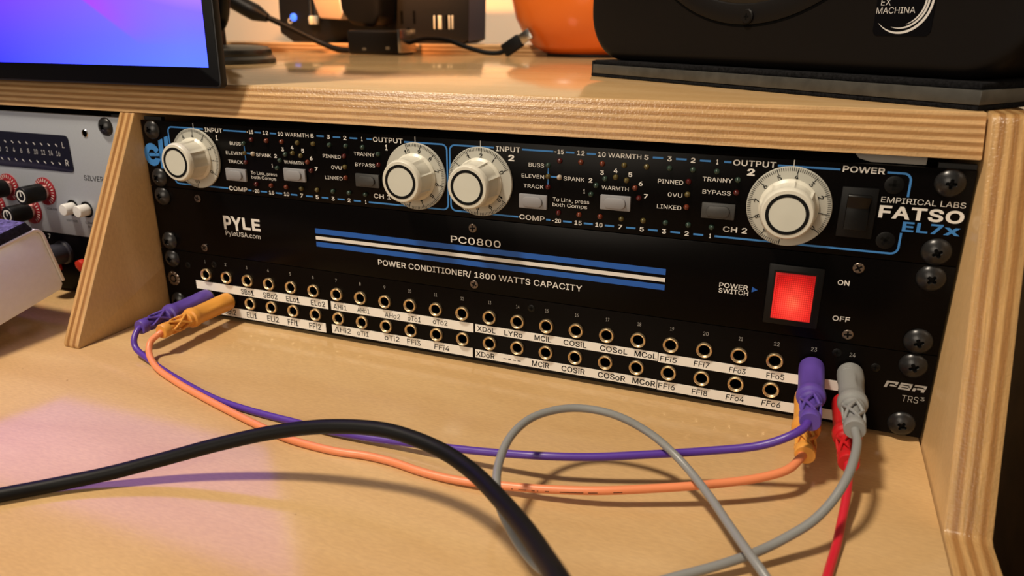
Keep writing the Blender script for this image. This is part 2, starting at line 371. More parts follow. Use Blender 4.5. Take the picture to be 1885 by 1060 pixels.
    def text(self, s, x0, x1, z0, z1, y, mat, bold=0.0, shear=0.0, fit='w', rot=0.0, center=None, tilt=0.0):
        V, F, bb, cap = text_mesh(s, bold, shear)
        sx = (x1 - x0) / (bb[1] - bb[0]); sz = (z1 - z0) / cap
        mp = []
        for v in V:
            a = x0 + (v[0] - bb[0]) * sx; b = z0 + v[1] * sz + (v[0] - bb[0]) * sx * tilt
            if rot and center:
                da, db = a - center[0], b - center[1]
                a = center[0] + da * math.cos(rot) - db * math.sin(rot); b = center[1] + da * math.sin(rot) + db * math.cos(rot)
            mp.append(self.bm.verts.new((a, y, b)))
        for f in F: self.face([mp[i] for i in f], mat, False)
        return self
    def build(self, name, parent=None, angle=38, base=None, recalc=False):
        bm = self.bm
        if recalc: bmesh.ops.recalc_face_normals(bm, faces=list(bm.faces))
        if base is None: base = ROOT_BASE.get(root_of(parent).name, (0, 0, None)) if parent else (0, 0, None)
        bz = base[2]
        for v in bm.verts:
            v.co = Vector(((v.co.x - base[0]) * K, (v.co.y - base[1]) * K, (v.co.z * K + ZOFF) if bz is None else (v.co.z - bz) * K))
        me = bpy.data.meshes.new(name); bm.to_mesh(me); bm.free()
        for m in self.mats: me.materials.append(m)
        me.set_sharp_from_angle(angle=math.radians(angle))
        o = bpy.data.objects.new(name, me); COL.objects.link(o)
        if parent is not None: o.parent = parent
        elif bz is not None: o.location = W(*base); ROOT_BASE[o.name] = base
        return o

ROOT_BASE = {}
def root_of(o):
    while o.parent: o = o.parent
    return o

def catmull(pts, sub):
    P = [Vector(p) for p in pts]; P = [2 * P[0] - P[1]] + P + [2 * P[-1] - P[-2]]; out = []
    for i in range(1, len(P) - 2):
        p0, p1, p2, p3 = P[i - 1:i + 3]
        # centripetal parameters keep the cable free of kinks
        t0 = 0; t1 = t0 + max((p1 - p0).length, 1e-4) ** 0.5; t2 = t1 + max((p2 - p1).length, 1e-4) ** 0.5; t3 = t2 + max((p3 - p2).length, 1e-4) ** 0.5
        for k in range(sub):
            t = t1 + (t2 - t1) * k / sub
            A1 = (t1 - t) / (t1 - t0) * p0 + (t - t0) / (t1 - t0) * p1
            A2 = (t2 - t) / (t2 - t1) * p1 + (t - t1) / (t2 - t1) * p2
            A3 = (t3 - t) / (t3 - t2) * p2 + (t - t2) / (t3 - t2) * p3
            B1 = (t2 - t) / (t2 - t0) * A1 + (t - t0) / (t2 - t0) * A2
            B2 = (t3 - t) / (t3 - t1) * A2 + (t - t1) / (t3 - t1) * A3
            out.append((t2 - t) / (t2 - t1) * B1 + (t - t1) / (t2 - t1) * B2)
    out.append(P[-2]); return out

# letter outlines (x, y in thousandths of the type size) used for all printed and handwritten text
GLYPHS = {
 ' ': (188, []),
 ',': (188, ['137,71 84,-119 38,-119 68,71']),
 '-': (453, ['337,244 337,188 114,188 114,244']),
 '.': (188, ['140,54 141,35 138,23 132,13 117,0 101,-4 82,-3 72,1 54,19 50,35 51,54 55,65 74,82 92,87 117,82 132,69']),
 '/': (249, ['235,533 72,-74 14,-76 177,531']),
 '0': (453, ['384,396 396,355 403,309 404,215 396,153 384,112 364,70 350,50 324,24 296,7 265,-3 232,-7 189,-3 157,7 129,24 103,50 83,80 69,112 57,153 50,199 49,293 56,350 69,396 87,435 104,459 129,484 158,502 189,512 223,516 258,513 296,502 336,473 350,459 368,432', '321,392 306,417 287,438 270,450 231,460 202,457 181,449 152,423 133,392 119,351 111,300 109,244 115,174 129,127 147,91 166,71 183,59 202,52 221,50 251,52 270,59 287,71 306,91 321,117 338,174 344,244 338,334']),
 '1': (453, ['276,509 276,55 391,55 391,0 76,0 76,55 212,55 212,448 201,443 87,358 86,427 197,509']),
 '2': (453, ['372,424 379,400 381,369 371,317 354,288 336,258 267,179 153,61 153,57 389,57 389,0 64,0 64,48 282,281 311,326 320,369 315,406 308,420 288,441 271,450 219,460 175,449 146,425 131,396 127,362 66,362 68,393 74,416 91,450 120,482 146,498 170,508 230,516 279,508 307,497 329,482 349,462']),
 '3': (453, ['372,509 372,460 221,289 275,287 307,277 334,262 357,241 371,223 391,175 393,152 390,114 383,89 374,72 357,48 331,25 308,11 253,-5 186,-5 134,9 107,22 70,56 58,76 48,103 44,132 109,132 113,111 124,89 149,66 168,58 222,50 276,61 298,74 315,92 323,107 328,123 329,154 326,172 316,197 300,217 276,234 232,246 157,248 157,300 288,447 288,452 70,452 70,509']),
 '4': (453, ['311,509 109,163 282,163 282,318 343,318 343,163 413,163 413,105 343,105 343,0 282,0 282,105 40,105 41,161 246,508']),
 '5': (453, ['366,509 366,452 151,452 134,301 177,325 235,334 271,329 293,322 331,299 354,275 370,252 386,212 391,158 388,130 378,94 352,51 333,32 310,15 283,3 255,-4 214,-7 167,0 141,10 111,30 83,59 63,104 60,130 122,130 126,111 136,91 172,60 219,50 243,51 277,64 304,88 323,124 328,167 320,207 303,238 276,262 255,271 215,277 170,269 129,246 67,253 96,509']),
 '6': (453, ['322,509 173,293 199,308 232,314 258,313 315,296 338,280 355,263 370,241 387,189 388,134 381,103 368,72 352,49 331,28 309,13 271,-1 231,-7 194,-4 170,2 141,15 121,29 100,50 83,75 72,103 65,138 65,189 70,210 81,242 137,341 250,507', '322,197 299,235 283,249 264,259 247,264 217,265 205,264 173,252 146,227 138,215 126,181 126,136 138,101 162,71 189,55 205,50 247,50 280,63 304,85 323,121 327,168']),
 '7': (453, ['391,509 391,448 166,1 97,0 296,393 323,452 62,452 62,509']),
 '8': (453, ['373,430 382,376 372,329 359,307 341,287 300,265 320,260 352,241 377,213 394,180 401,140 399,113 391,83 378,61 358,38 320,12 287,0 262,-5 191,-5 145,7 110,25 74,61 62,83 54,107 53,158 64,194 84,225 116,252 153,267 130,275 111,287 93,307 80,329 73,352 70,384 78,427 90,451 123,485 166,507 204,515 248,515 286,507 329,485 350,465', '330,174 315,199 282,224 263,231 237,235 189,231 170,224 153,213 130,190 116,152 115,135 120,108 134,84 166,60 216,49 269,54 284,59 305,72 328,99 337,134 335,159', '314,408 302,429 289,442 273,450 224,460 176,449 163,442 151,430 138,408 133,384 134,357 138,343 151,321 164,308 180,299 228,290 275,300 301,321 314,343 319,367 318,394']),
 '9': (453, ['380,409 389,355 382,295 372,267 315,167 200,0 130,0 279,216 254,201 221,195 186,197 160,203 136,214 96,249 83,268 72,293 64,344 66,384 73,412 85,437 101,460 122,481 142,494 167,506 194,513 231,516 286,506 327,483 352,459 368,435', '322,391 305,423 280,446 264,454 236,460 205,459 173,446 146,421 130,388 125,347 130,315 138,294 146,282 173,257 205,245 247,245 280,257 305,279 323,314 327,361']),
 'A': (480, ['277,508 463,0 394,1 344,142 135,142 86,1 16,0 200,508', '239,456 198,322 155,199 324,199 264,370']),
 'B': (456, ['389,425 396,400 398,363 388,321 355,285 315,267 315,262 346,255 375,237 391,221 411,185 418,142 416,109 405,76 389,51 369,31 343,17 318,8 287,2 60,0 60,509 249,509 302,502 330,491 351,477 373,454', '350,170 338,191 321,209 287,226 253,231 125,231 125,57 251,57 283,60 310,67 337,87 353,114 355,145', '330,403 326,413 311,431 295,442 272,449 245,452 125,452 125,285 240,285 286,295 298,301 323,325 335,353 336,376']),
 'C': (510, ['460,396 473,348 408,348 389,396 356,429 316,449 270,456 235,453 208,445 183,432 154,407 126,367 113,333 106,298 103,247 112,180 124,146 141,116 165,90 183,76 209,63 235,56 270,53 312,59 356,80 389,113 408,160 473,158 460,113 448,90 425,58 384,24 336,3 280,-7 223,-3 185,7 149,25 122,46 92,78 70,114 60,138 53,156 44,200 40,248 44,308 54,356 70,394 92,430 110,450 149,484 185,501 223,512 270,516 341,504 384,485 411,464 435,439']),
 'D': (502, ['448,355 458,309 462,261 458,202 450,162 434,120 413,85 382,52 348,29 313,14 270,3 227,0 60,0 60,509 231,509 275,505 316,495 354,478 382,458 399,441 412,427 432,394', '380,360 364,389 341,413 321,428 292,441 260,449 227,452 125,452 125,57 222,57 256,60 286,67 319,81 340,96 363,121 380,150 391,183 398,226 397,297']),
 'E': (419, ['372,509 372,452 125,452 125,286 355,286 355,229 125,229 125,57 375,57 375,0 60,0 60,509']),
 'F': (410, ['369,509 369,452 125,452 125,278 346,278 346,221 125,221 125,0 60,0 60,509']),
 'G': (520, ['461,394 474,349 408,349 387,394 366,417 355,428 316,448 268,456 234,453 208,445 182,432 164,418 141,393 124,363 115,339 106,298 103,247 112,180 124,146 141,116 166,90 183,76 209,63 236,56 276,53 316,59 342,69 366,85 382,101 407,146 413,171 415,199 283,199 283,256 478,256 475,158 464,118 451,90 433,64 407,38 392,28 342,4 310,-4 276,-7 223,-3 184,7 148,25 109,58 91,78 70,113 54,153 43,201 40,262 43,307 52,350 68,392 91,430 121,463 148,484 164,492 183,501 221,512 272,516 318,510 360,496 404,469 436,437']),
 'H': (517, ['457,509 457,0 392,0 392,232 125,232 125,0 60,0 60,509 125,509 125,289 392,289 392,509']),
 'I': (300, ['269,509 269,452 183,452 183,57 269,57 269,0 31,0 31,57 118,57 118,452 31,452 31,509']),
 'K': (467, ['448,509 243,287 449,0 372,0 199,244 125,168 125,0 60,0 60,509 125,509 124,242 174,304 364,509']),
 'L': (393, ['361,57 361,0 60,0 60,509 125,509 125,57']),
 'M': (628, ['568,509 568,0 504,0 506,433 457,292 342,0 285,1 169,292 120,433 122,0 60,0 60,509 153,508 278,186 314,73 351,186 475,508']),
 'N': (523, ['463,509 463,0 385,2 200,292 121,430 125,310 125,0 60,0 60,509 138,507 360,157 402,78 399,145 399,509']),
 'O': (533, ['479,356 490,307 493,263 490,201 481,159 465,116 442,78 412,46 385,25 349,7 311,-3 272,-7 223,-3 185,7 149,25 122,46 92,78 69,116 52,160 44,200 40,248 44,308 53,353 70,394 92,430 123,463 149,484 198,505 223,512 262,516 311,512 349,501 385,484 411,463 442,430 464,394', '409,364 392,393 368,419 350,433 325,446 298,453 262,456 218,448 183,433 156,410 125,365 113,333 106,298 103,247 112,179 124,145 142,116 165,90 183,76 209,63 235,55 289,54 325,63 350,76 392,115 409,145 418,169 429,223 428,297 421,330']),
 'P': (445, ['398,411 408,370 407,316 391,266 375,242 354,221 333,207 303,194 244,186 125,186 125,0 60,0 60,509 241,509 303,500 333,487 357,471 384,440', '334,401 313,428 298,439 277,447 245,452 125,452 125,242 260,244 280,248 310,264 332,291 343,326 343,369']),
 'R': (449, ['401,409 407,383 409,345 406,316 396,283 378,252 367,241 334,217 314,208 428,0 352,1 246,199 125,198 125,0 60,0 60,509 242,509 306,500 334,489 367,464 387,439', '338,396 327,417 314,430 299,440 281,446 246,452 125,452 125,255 261,256 284,261 311,274 334,299 344,331 344,373']),
 'S': (447, ['391,426 398,405 401,378 337,378 332,403 312,429 281,449 256,456 220,459 184,454 151,440 129,419 121,406 115,380 117,358 127,338 170,307 313,264 358,239 396,197 407,163 408,132 406,110 399,86 373,46 350,25 301,2 252,-8 185,-7 143,3 101,23 75,46 52,80 42,108 38,137 104,137 110,111 119,93 149,66 169,58 235,49 287,60 314,76 329,91 339,107 345,126 346,143 342,163 335,176 297,205 146,252 111,269 82,293 66,314 56,340 52,368 54,402 62,426 75,449 95,471 139,499 193,514 251,515 296,506 341,484 377,450']),
 'T': (449, ['417,509 417,452 257,452 257,0 193,0 193,452 32,452 32,509']),
 'U': (517, ['457,509 457,167 447,110 433,79 392,33 372,20 336,3 299,-6 249,-8 209,-4 155,14 125,33 100,58 85,79 71,107 63,138 60,168 60,509 124,509 124,172 134,127 151,97 168,80 207,59 246,52 287,53 330,67 350,80 378,114 390,149 393,172 393,509']),
 'V': (480, ['463,509 279,1 204,0 16,509 85,508 193,205 241,53 289,205 394,508']),
 'W': (686, ['670,509 530,0 454,2 369,317 343,435 317,317 231,2 155,0 16,509 83,507 165,190 193,62 216,167 306,509 381,507 464,190 492,62 509,143 602,507']),
 'X': (474, ['446,509 276,262 456,0 382,0 268,164 238,218 180,125 91,0 18,0 200,259 29,509 104,509 204,362 237,302 270,359 374,509']),
 'Y': (472, ['455,509 268,209 268,0 203,0 203,209 16,509 93,507 202,328 221,295 236,260 277,340 379,507']),
 'b': (424, ['371,292 388,229 388,148 371,85 355,56 332,30 301,9 262,-6 206,-7 171,4 136,33 118,59 112,59 112,0 53,0 53,509 114,509 114,319 120,321 141,350 172,374 205,383 252,383 288,374 314,361 354,321', '316,262 307,282 288,305 263,322 245,328 215,330 186,325 160,312 144,296 130,275 118,243 113,202 114,159 125,114 142,84 161,65 196,49 237,48 263,55 280,66 296,82 316,116 327,160 327,218']),
 'c': (396, ['362,278 303,262 290,290 269,312 239,326 211,330 183,328 147,312 128,294 108,259 102,238 96,181 107,119 128,82 144,66 162,55 203,46 244,52 270,65 282,77 292,88 304,117 363,102 341,55 307,21 257,-2 211,-8 172,-5 143,3 116,16 72,57 55,86 43,118 34,181 37,227 44,261 57,294 72,319 116,360 143,374 172,382 211,384 261,377 306,356 341,321']),
 'e': (404, ['357,283 370,230 371,169 97,169 102,126 119,90 150,61 171,52 215,46 255,53 287,75 306,105 365,91 348,54 321,26 292,8 263,-3 225,-8 183,-6 147,2 116,16 95,32 72,57 55,86 43,118 34,181 36,226 56,293 71,318 100,348 141,373 170,382 208,384 267,374 304,355 327,333 347,306', '298,270 280,298 264,314 247,323 211,330 181,328 163,323 145,313 119,287 104,258 97,233 97,221 308,221']),
 'h': (410, ['349,302 357,248 357,0 296,0 296,240 293,265 286,287 276,301 257,318 236,326 214,329 190,328 160,317 149,310 125,282 118,264 114,237 114,0 53,0 53,509 114,509 114,316 130,342 151,362 198,382 240,384 279,376 310,359 335,331']),
 'i': (167, ['114,379 114,0 53,0 53,379', '124,498 126,477 123,466 110,451 99,445 79,443 64,447 47,462 43,471 41,486 47,505 69,521 87,524 104,519 121,505']),
 'k': (381, ['360,379 201,216 372,0 294,0 155,178 114,141 114,0 53,0 53,509 114,509 114,212 121,212 284,379']),
 'l': (189, ['114,509 114,96 119,65 125,57 141,52 170,54 181,3 164,-1 119,-1 90,8 76,18 62,36 54,65 53,509']),
 'm': (610, ['549,311 557,262 557,0 496,0 496,258 493,280 485,299 472,314 455,324 429,330 400,329 379,323 344,288 335,249 335,0 274,0 272,281 265,298 246,317 222,328 204,330 160,321 147,314 128,293 118,272 114,247 114,0 53,0 53,379 112,379 112,309 130,344 171,376 217,386 246,383 267,376 284,364 303,343 316,311 333,339 380,375 434,386 460,385 496,373 515,361 529,347']),
 'n': (410, ['349,302 357,248 357,0 296,0 296,240 293,265 286,287 276,301 257,318 236,326 214,329 190,328 160,317 149,310 125,282 118,264 114,237 114,0 53,0 53,379 112,379 113,311 130,342 151,362 174,374 207,383 262,381 294,370 310,359 335,331']),
 'o': (415, ['370,264 379,227 381,197 379,148 372,118 360,86 343,57 319,31 300,16 272,3 243,-5 213,-8 172,-5 143,3 116,16 72,57 55,86 43,118 34,181 37,227 44,261 57,294 72,319 116,360 143,374 182,383 233,383 272,374 300,360 330,334 358,294', '307,259 298,279 271,310 251,322 233,328 183,328 147,312 128,294 105,249 98,215 96,181 108,116 125,86 144,66 168,53 211,46 253,55 271,66 288,83 307,116 318,160 318,215']),
 'p': (424, ['371,292 388,229 389,160 382,118 371,85 355,56 332,30 314,16 289,3 262,-6 219,-8 191,-4 172,4 141,28 121,56 114,59 114,-143 53,-143 53,379 112,379 112,319 118,319 135,344 172,374 205,383 261,382 288,374 314,361 354,321', '316,262 307,282 288,305 263,322 245,328 215,330 186,325 160,312 144,296 130,275 118,243 113,202 114,159 125,114 142,84 161,65 196,49 237,48 263,55 280,66 296,82 316,116 327,160 327,218']),
 'r': (259, ['243,384 243,322 203,326 170,320 145,306 123,279 114,245 114,0 53,0 53,379 112,379 112,321 115,321 131,348 151,367 170,377 197,384']),
 's': (365, ['324,291 268,277 256,302 241,318 212,331 193,333 164,331 146,326 132,318 117,303 110,288 110,263 115,252 125,242 174,222 262,200 288,187 301,176 320,154 325,141 331,111 330,90 323,64 305,38 277,15 238,-2 213,-7 154,-7 111,3 78,22 50,53 40,75 36,92 38,95 94,107 101,86 123,60 158,47 187,45 222,51 245,62 259,75 266,90 268,106 262,127 244,144 214,155 117,180 91,192 69,211 57,228 47,270 49,297 65,333 94,360 127,375 159,383 215,383 253,373 287,352 299,340']),
 't': (227, ['204,379 204,327 126,327 126,91 130,69 143,55 163,50 202,54 213,2 180,-4 136,-1 112,7 94,19 77,40 69,60 65,88 65,327 6,327 6,379 65,379 65,471 126,471 126,379']),
 'x': (379, ['352,379 225,190 358,0 287,0 229,87 190,154 148,84 91,0 21,0 155,194 29,379 100,379 190,234 233,307 282,379']),
 'y': (389, ['371,379 205,-57 178,-106 140,-136 94,-145 47,-139 61,-86 105,-89 129,-75 152,-35 163,0 17,379 85,378 162,165 194,61 227,165 304,378']),
 '–': (350, ['350,244 350,188 0,188 0,244']),
}
_TXT = {}
def _glyph(ch, bold):
    key = (ch, bold)
    if key in _TXT: return _TXT[key]
    adv, outs = GLYPHS[ch]
    cu = bpy.data.curves.new('t', 'CURVE'); cu.dimensions = '2D'; cu.fill_mode = 'BOTH'; cu.offset = bold
    for o in outs:
        pts = [tuple(int(v) * 0.001 for v in p.split(',')) for p in o.split()]
        pts = [p for k, p in enumerate(pts) if math.dist(p, pts[k - 1]) > 0.0075]
        sp = cu.splines.new('POLY'); sp.points.add(len(pts) - 1); sp.use_cyclic_u = True
        for q, (a, b) in zip(sp.points, pts): q.co = (a, b, 0, 1)
    ob = bpy.data.objects.new('t', cu); me = ob.to_mesh()
    V = [(v.co.x, v.co.y) for v in me.vertices]; F = [tuple(p.vertices) for p in me.polygons]
    ob.to_mesh_clear(); bpy.data.objects.remove(ob); bpy.data.curves.remove(cu)
    _TXT[key] = (V, F, adv * 0.001); return _TXT[key]
def _raw_text(s, bold, shear):
    V, F, x = [], [], 0.0
    for ch in s:
        gv, gf, adv = _glyph(ch, bold); n = len(V)
        V += [(x + a + shear * b, b) for a, b in gv]; F += [tuple(n + k for k in f) for f in gf]
        x += adv + bold * 1.2
    return V, F
def text_mesh(s, bold, shear):
    V, F = _raw_text(s, bold, shear)
    H, _ = _raw_text('H', bold, 0)
    xs = [v[0] for v in V]
    return V, F, (min(xs), max(xs)), max(v[1] for v in H)

def thing(name, label, cat, base, group=None):
    o = bpy.data.objects.new(name, None); COL.objects.link(o); o.empty_display_size = 0.02
    o.location = W(*base); ROOT_BASE[o.name] = base
    o['label'] = label; o['category'] = cat
    if group: o['group'] = group
    return o
def tag(o, label=None, cat=None, group=None, kind=None):
    for k, v in (('label', label), ('category', cat), ('group', group), ('kind', kind)):
        if v: o[k] = v
    return o
def place(name, src, parent, at):          # one more copy of a part whose mesh is centred on its own origin
    o = bpy.data.objects.new(name, src); COL.objects.link(o); o.parent = parent
    b = ROOT_BASE[root_of(parent).name]
    pl = Vector(parent.location) if parent.parent else Vector((0, 0, 0))
    o.location = Vector(((at[0] - b[0]) * K, (at[1] - b[1]) * K, (at[2] - b[2]) * K)) - pl
    return o
def proto(mb):                             # mesh data only, centred on (0,0,0)
    o = mb.build('proto', base=(0, 0, 0)); me = o.data; ROOT_BASE.pop(o.name, None); bpy.data.objects.remove(o); return me

# ------------------------------------------------------------------ room shell
def shell(name, x0, x1, y0, y1, z0, z1, mat):
    return tag(MB().box(x0, x1, y0, y1, z0, z1, mat).build(name), kind='structure')
FLOOR = -752.5
shell('floor', -1900, 2200, -2300, 900, FLOOR - 40, FLOOR, M['floor'])
shell('wall_back', -1900, 2200, 780, 860, FLOOR, 1650, M['wall'])
shell('wall_right', 2120, 2200, -2300, 780, FLOOR, 1650, M['wall'])

# ------------------------------------------------------------------ desk
DESK_T = -2.5
desk = thing('desk', 'birch plywood studio desk with raised shelf and slanted side panels, under all the equipment', 'desk', (200, 300, FLOOR))
M_edge_y = lambda edge, face: (lambda n: edge if n.y < -0.5 else face)
MB().box(-640, 483.6, -300, 760, DESK_T - 25, DESK_T, M['desk_face'], 0.6, facemat=None).build('desktop', desk)
MB().prism([(-3.6, 138), (5.6, 157.5), (700, 157.5), (700, 138)], 'x', -640, 483.4, M['shelf_face'], 0.9, 2, M_edge_y(M['shelf_edge'], M['shelf_face'])).build('shelf', desk)
def edge_x(edge, face): return lambda n: face if abs(n.x) > 0.5 else edge
side = [(-300, FLOOR), (-300, -3), (-75.5, -3), (-72.5, -1.6), (-1.2, 153.6), (0.4, 156.4), (3.0, 157.4), (700, 157.4), (700, FLOOR)]
MB().prism(side, 'x', 484.4, 502, M['side_face'], 0.9, 2, edge_x(M['right_edge'], M['side_face'])).build('side_panel', desk)
MB().prism(side, 'x', -658, -640.4, M['side_face'], 0.9, 2, edge_x(M['right_edge'], M['side_face'])).build('side_panel', desk)
div = [(-74.7, DESK_T), (-75, -0.5), (-73, 4), (-5.0, 134), (-3.2, 137.8), (250, 137.8), (250, DESK_T)]
MB().prism(div, 'x', -14.5, -1.5, M['side_face'], 0.7, 2, edge_x(M['div_edge'], M['side_face'])).build('divider_panel', desk)
MB().box(-640, 300, 575, 690, 157.5, 170.5, M['shelf_face'], 0.6, 2, M_edge_y(M['ledge_edge'], M['shelf_face'])).build('rear_ledge', desk)
MB().box(-640, 484, 500, 512, DESK_T, 138, M['chassis']).build('back_panel', desk)
for x in (-1.3, 468.5):
    MB().box(x, x + 15, 4, 7, 0, 135, M['chassis']).build('rack_rail', desk)
MB().box(-31, -15, 4, 7, 0, 135, M['chassis']).build('rack_rail', desk)
br = MB().prism([(433, 137.9), (436, 134.6), (441, 133.2), (464, 133.2), (464, 137.9)], 'y', 6, 9, M['bracket'], 0.3)
br.box(433, 464, 9, 26, 136.4, 137.9, M['bracket']); br.build('shelf_bracket', desk)

# ------------------------------------------------------------------ shared small parts
def truss_screw():
    # domed head with a pressed cross recess; local axis -y faces the viewer
    mb = MB(); R, Hh, seg = 6.4, 3.3, 48
    radii = [0, 0.45, 0.6, 0.9, 1.3, 1.7, 2.0, 2.25, 2.6, 3.3, 4.2, 5.0, 5.6, 6.1, 6.4]
    def dome(r): return -Hh * max(0.0, 1 - (r / R) ** 2) ** 0.75 - 0.25
    rings = []
    def h(x, z, r):
        a, b = abs(x), abs(z)
        if (a < 0.62 and b < 2.1) or (b < 0.62 and a < 2.1): return dome(r) + 1.5
        return dome(r)
    c0 = mb.bm.verts.new((0, dome(0) + 1.7, 0))
    for r in radii[1:]:
        ring = []
        for k in range(seg):
            t = 2 * math.pi * (k + 0.5) / seg; x, z = r * math.sin(t), r * math.cos(t)
            ring.append(mb.bm.verts.new((x, h(x, z, r), z)))
        rings.append(ring)
    for k in range(seg): mb.face((c0, rings[0][(k + 1) % seg], rings[0][k]), M['recess'])
    for i in range(len(rings) - 1):
        for k in range(seg):
            q = (rings[i][k], rings[i][(k + 1) % seg], rings[i + 1][(k + 1) % seg], rings[i + 1][k])
            deep = sum(v.co.y - dome(math.hypot(v.co.x, v.co.z)) for v in q) > 2.9
            mb.face(q, M['recess'] if deep else M['screw'])
    base = [mb.bm.verts.new((v.co.x, 0, v.co.z)) for v in rings[-1]]
    for k in range(seg): mb.face((rings[-1][k], rings[-1][(k + 1) % seg], base[(k + 1) % seg], base[k]), M['screw'])
    mb.face(base, M['screw'])
    return mb
TRUSS = proto(truss_screw())
def flat_screw(r, hgt, mat, arm=0.5):
    mb = MB(); mb.lathe([(r, 0), (r, -hgt * 0.6), (r * 0.86, -hgt), (0.02, -hgt)], (0, 0), mat, seg=28, cap1=False)
    a = r * arm * 1.15; w = r * 0.17
    mb.box(-a, a, -hgt - 0.03, -hgt, -w, w, M['recess']); mb.box(-w, w, -hgt - 0.03, -hgt, -a, a, M['recess'])
    return mb
STEEL = proto(flat_screw(2.55, 0.7, M['steel'], 0.6))
FLAT = proto(flat_screw(4.1, 0.3, M['flatscrew'], 0.5))
TINY = proto(flat_screw(2.2, 0.3, M['flatscrew'], 0.5))
def rot_y(o, deg): o.rotation_euler = (0, math.radians(deg), 0); return o
ang = [random.uniform(0, 90) for _ in range(60)]
def rack_screws(root, zs, xs=(8.75, 473.85)):
    for x in xs:
        for z in zs: rot_y(place('rack_screw', TRUSS, root, (x, 0, z)), ang.pop())

def led_mesh(mat):
    return proto(MB().lathe([(1.45, 0), (1.45, -0.5), (1.3, -1.1), (0.95, -1.6), (0.5, -1.88), (0.02, -1.95)], (0, 0), mat, seg=20, cap1=False))
LED = {c: led_mesh(M['led_' + c]) for c in ('red', 'orange', 'yellow', 'green', 'clear')}

def faceplate(name, x0, x1, z0, z1, mat, root, y1=3.0):
    return MB().box(x0, x1, 0, y1, z0, z1, mat, 0.35, 2).build(name, root)

def arc(cx, cz, r, a0, a1, n=6):
    return [(cx + r * math.cos(math.radians(a0 + (a1 - a0) * i / n)), cz + r * math.sin(math.radians(a0 + (a1 - a0) * i / n))) for i in range(n + 1)]

# ------------------------------------------------------------------ two-channel compressor (top unit)
comp = thing('audio_compressor', 'black two-channel rack compressor with four big cream dials, top unit of the right-hand rack', 'audio equipment', (241, 0, 89))
PX0, PX1 = -0.6, 483.2
faceplate('faceplate', PX0, PX1, 89.15, 133.1, M['panel'], comp)
MB().box(21, 461, 3, 230, 91, 131, M['chassis']).build('chassis', comp)
rack_screws(comp, (95.25, 127.0))
place('panel_screw', FLAT, comp, (451.9, 0, 124.4)); rot_y(place('panel_screw', FLAT, comp, (452.3, 0, 98.4)), 30)

def dial(root, cx, cz, value):
    # ribbed knob body over a numbered skirt, black ring and inset cap
    kb = MB()
    prof = [(13.6, -2.2), (13.6, -3.2), (13.2, -4.5), (12.8, -9), (12.4, -14), (12.2, -16.2), (11.9, -17.2), (11.6, -18.2), (11.1, -18.7), (9.5, -18.8)]
    def rf(t, i, r, a):
        if -15.5 < a < -3.5:
            s = abs(math.sin(4 * (t + math.radians(value * 30))))
            return r - (0.95 if s > 0.30 else (0.95 * s / 0.30))
        return r
    kb.lathe(prof, (cx, cz), M['cream'], seg=96, rfun=rf)
    k = kb.build('dial_knob', root, 30)
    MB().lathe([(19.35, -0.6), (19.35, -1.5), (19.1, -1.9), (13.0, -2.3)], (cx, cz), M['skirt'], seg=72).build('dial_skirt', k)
    mk = MB()
    for i in range(101):
        n = i / 10; t = math.radians((value - n) * 30)
        r0 = 16.2 if i % 10 == 0 else 17.3; w = 0.2 if i % 10 == 0 else 0.13
        s, c = math.sin(t), math.cos(t)
        def P(r, o): 
            return (cx + r * s + o * c, cz + r * c - o * s)
        mk.poly([P(r0, -w), P(r0, w), P(18.95, w), P(18.95, -w)], -2.16, M['blackink'])
    for n in range(11):
        t = math.radians((value - n) * 30); rr = 14.75
        c_ = (cx + rr * math.sin(t), cz + rr * math.cos(t)); h = 2.5; w = 1.75 if n < 10 else 3.3
        if n == 1: w = 0.85
        mk.text(str(n), c_[0] - w / 2, c_[0] + w / 2, c_[1] - h / 2, c_[1] + h / 2, -2.33, M['blackink'], 0.014, rot=-t, center=c_)
    mk.build('dial_scale', k)
    MB().lathe([(9.55, -18.5), (9.55, -18.95), (8.0, -18.95), (8.0, -18.5)], (cx, cz), M['blackink'], seg=64, cap0=False, cap1=False).build('dial_ring', k)
    MB().lathe([(8.05, -18.4), (8.05, -18.85), (0.02, -18.95)], (cx, cz), M['cap'], seg=64, cap1=False).build('dial_cap', k)
DZ = 110.5
for cx, v in ((44.2, 4.05), (206.0, 9.45), (246.6, 2.15), (408.3, 4.25)):
    dial(comp, cx, DZ if cx < 300 else 110.8, v)

def push_button(root, cx, cz, mat, w=16.2, h=7.9):
    b = MB().box(cx - w / 2, cx + w / 2, -1.8, 0, cz - h / 2, cz + h / 2, mat, 0.5, 2).build('push_button', root)
    o = []
    rx, rz, r = w * 0.35, h * 0.36, h * 0.33
    for sx, sz, a in ((1, 1, 0), (-1, 1, 90), (-1, -1, 180), (1, -1, 270)):
        o += arc(cx + sx * (rx - r), cz + sz * (rz - r), r, a, a + 90, 5)
    MB().prism(o, 'y', -3.3, -1.7, mat, 0.45, 2).build('button_cap', b)
LP = 11.56
white = MB(); blue = MB(); thin = MB()
TY = -0.07
def wt(s, x0, x1, z0, z1, bold=0.0): white.text(s, x0, x1, z0, z1, TY, M['whiteink'], bold)
def digit(s, cx, cz, h=2.35, bold=0.02, asp=0.95):
    w = h * asp * (0.42 if s == '1' else 1.0) if len(s) == 1 else h * asp * (1.95 if len(s) == 2 else 2.35)
    if s in ('12', '15', '10'): w = h * 1.75
    if s == '-15' : w = h * 2.15
    wt(s, cx - w / 2, cx + w / 2, cz - h / 2, cz + h / 2, bold)
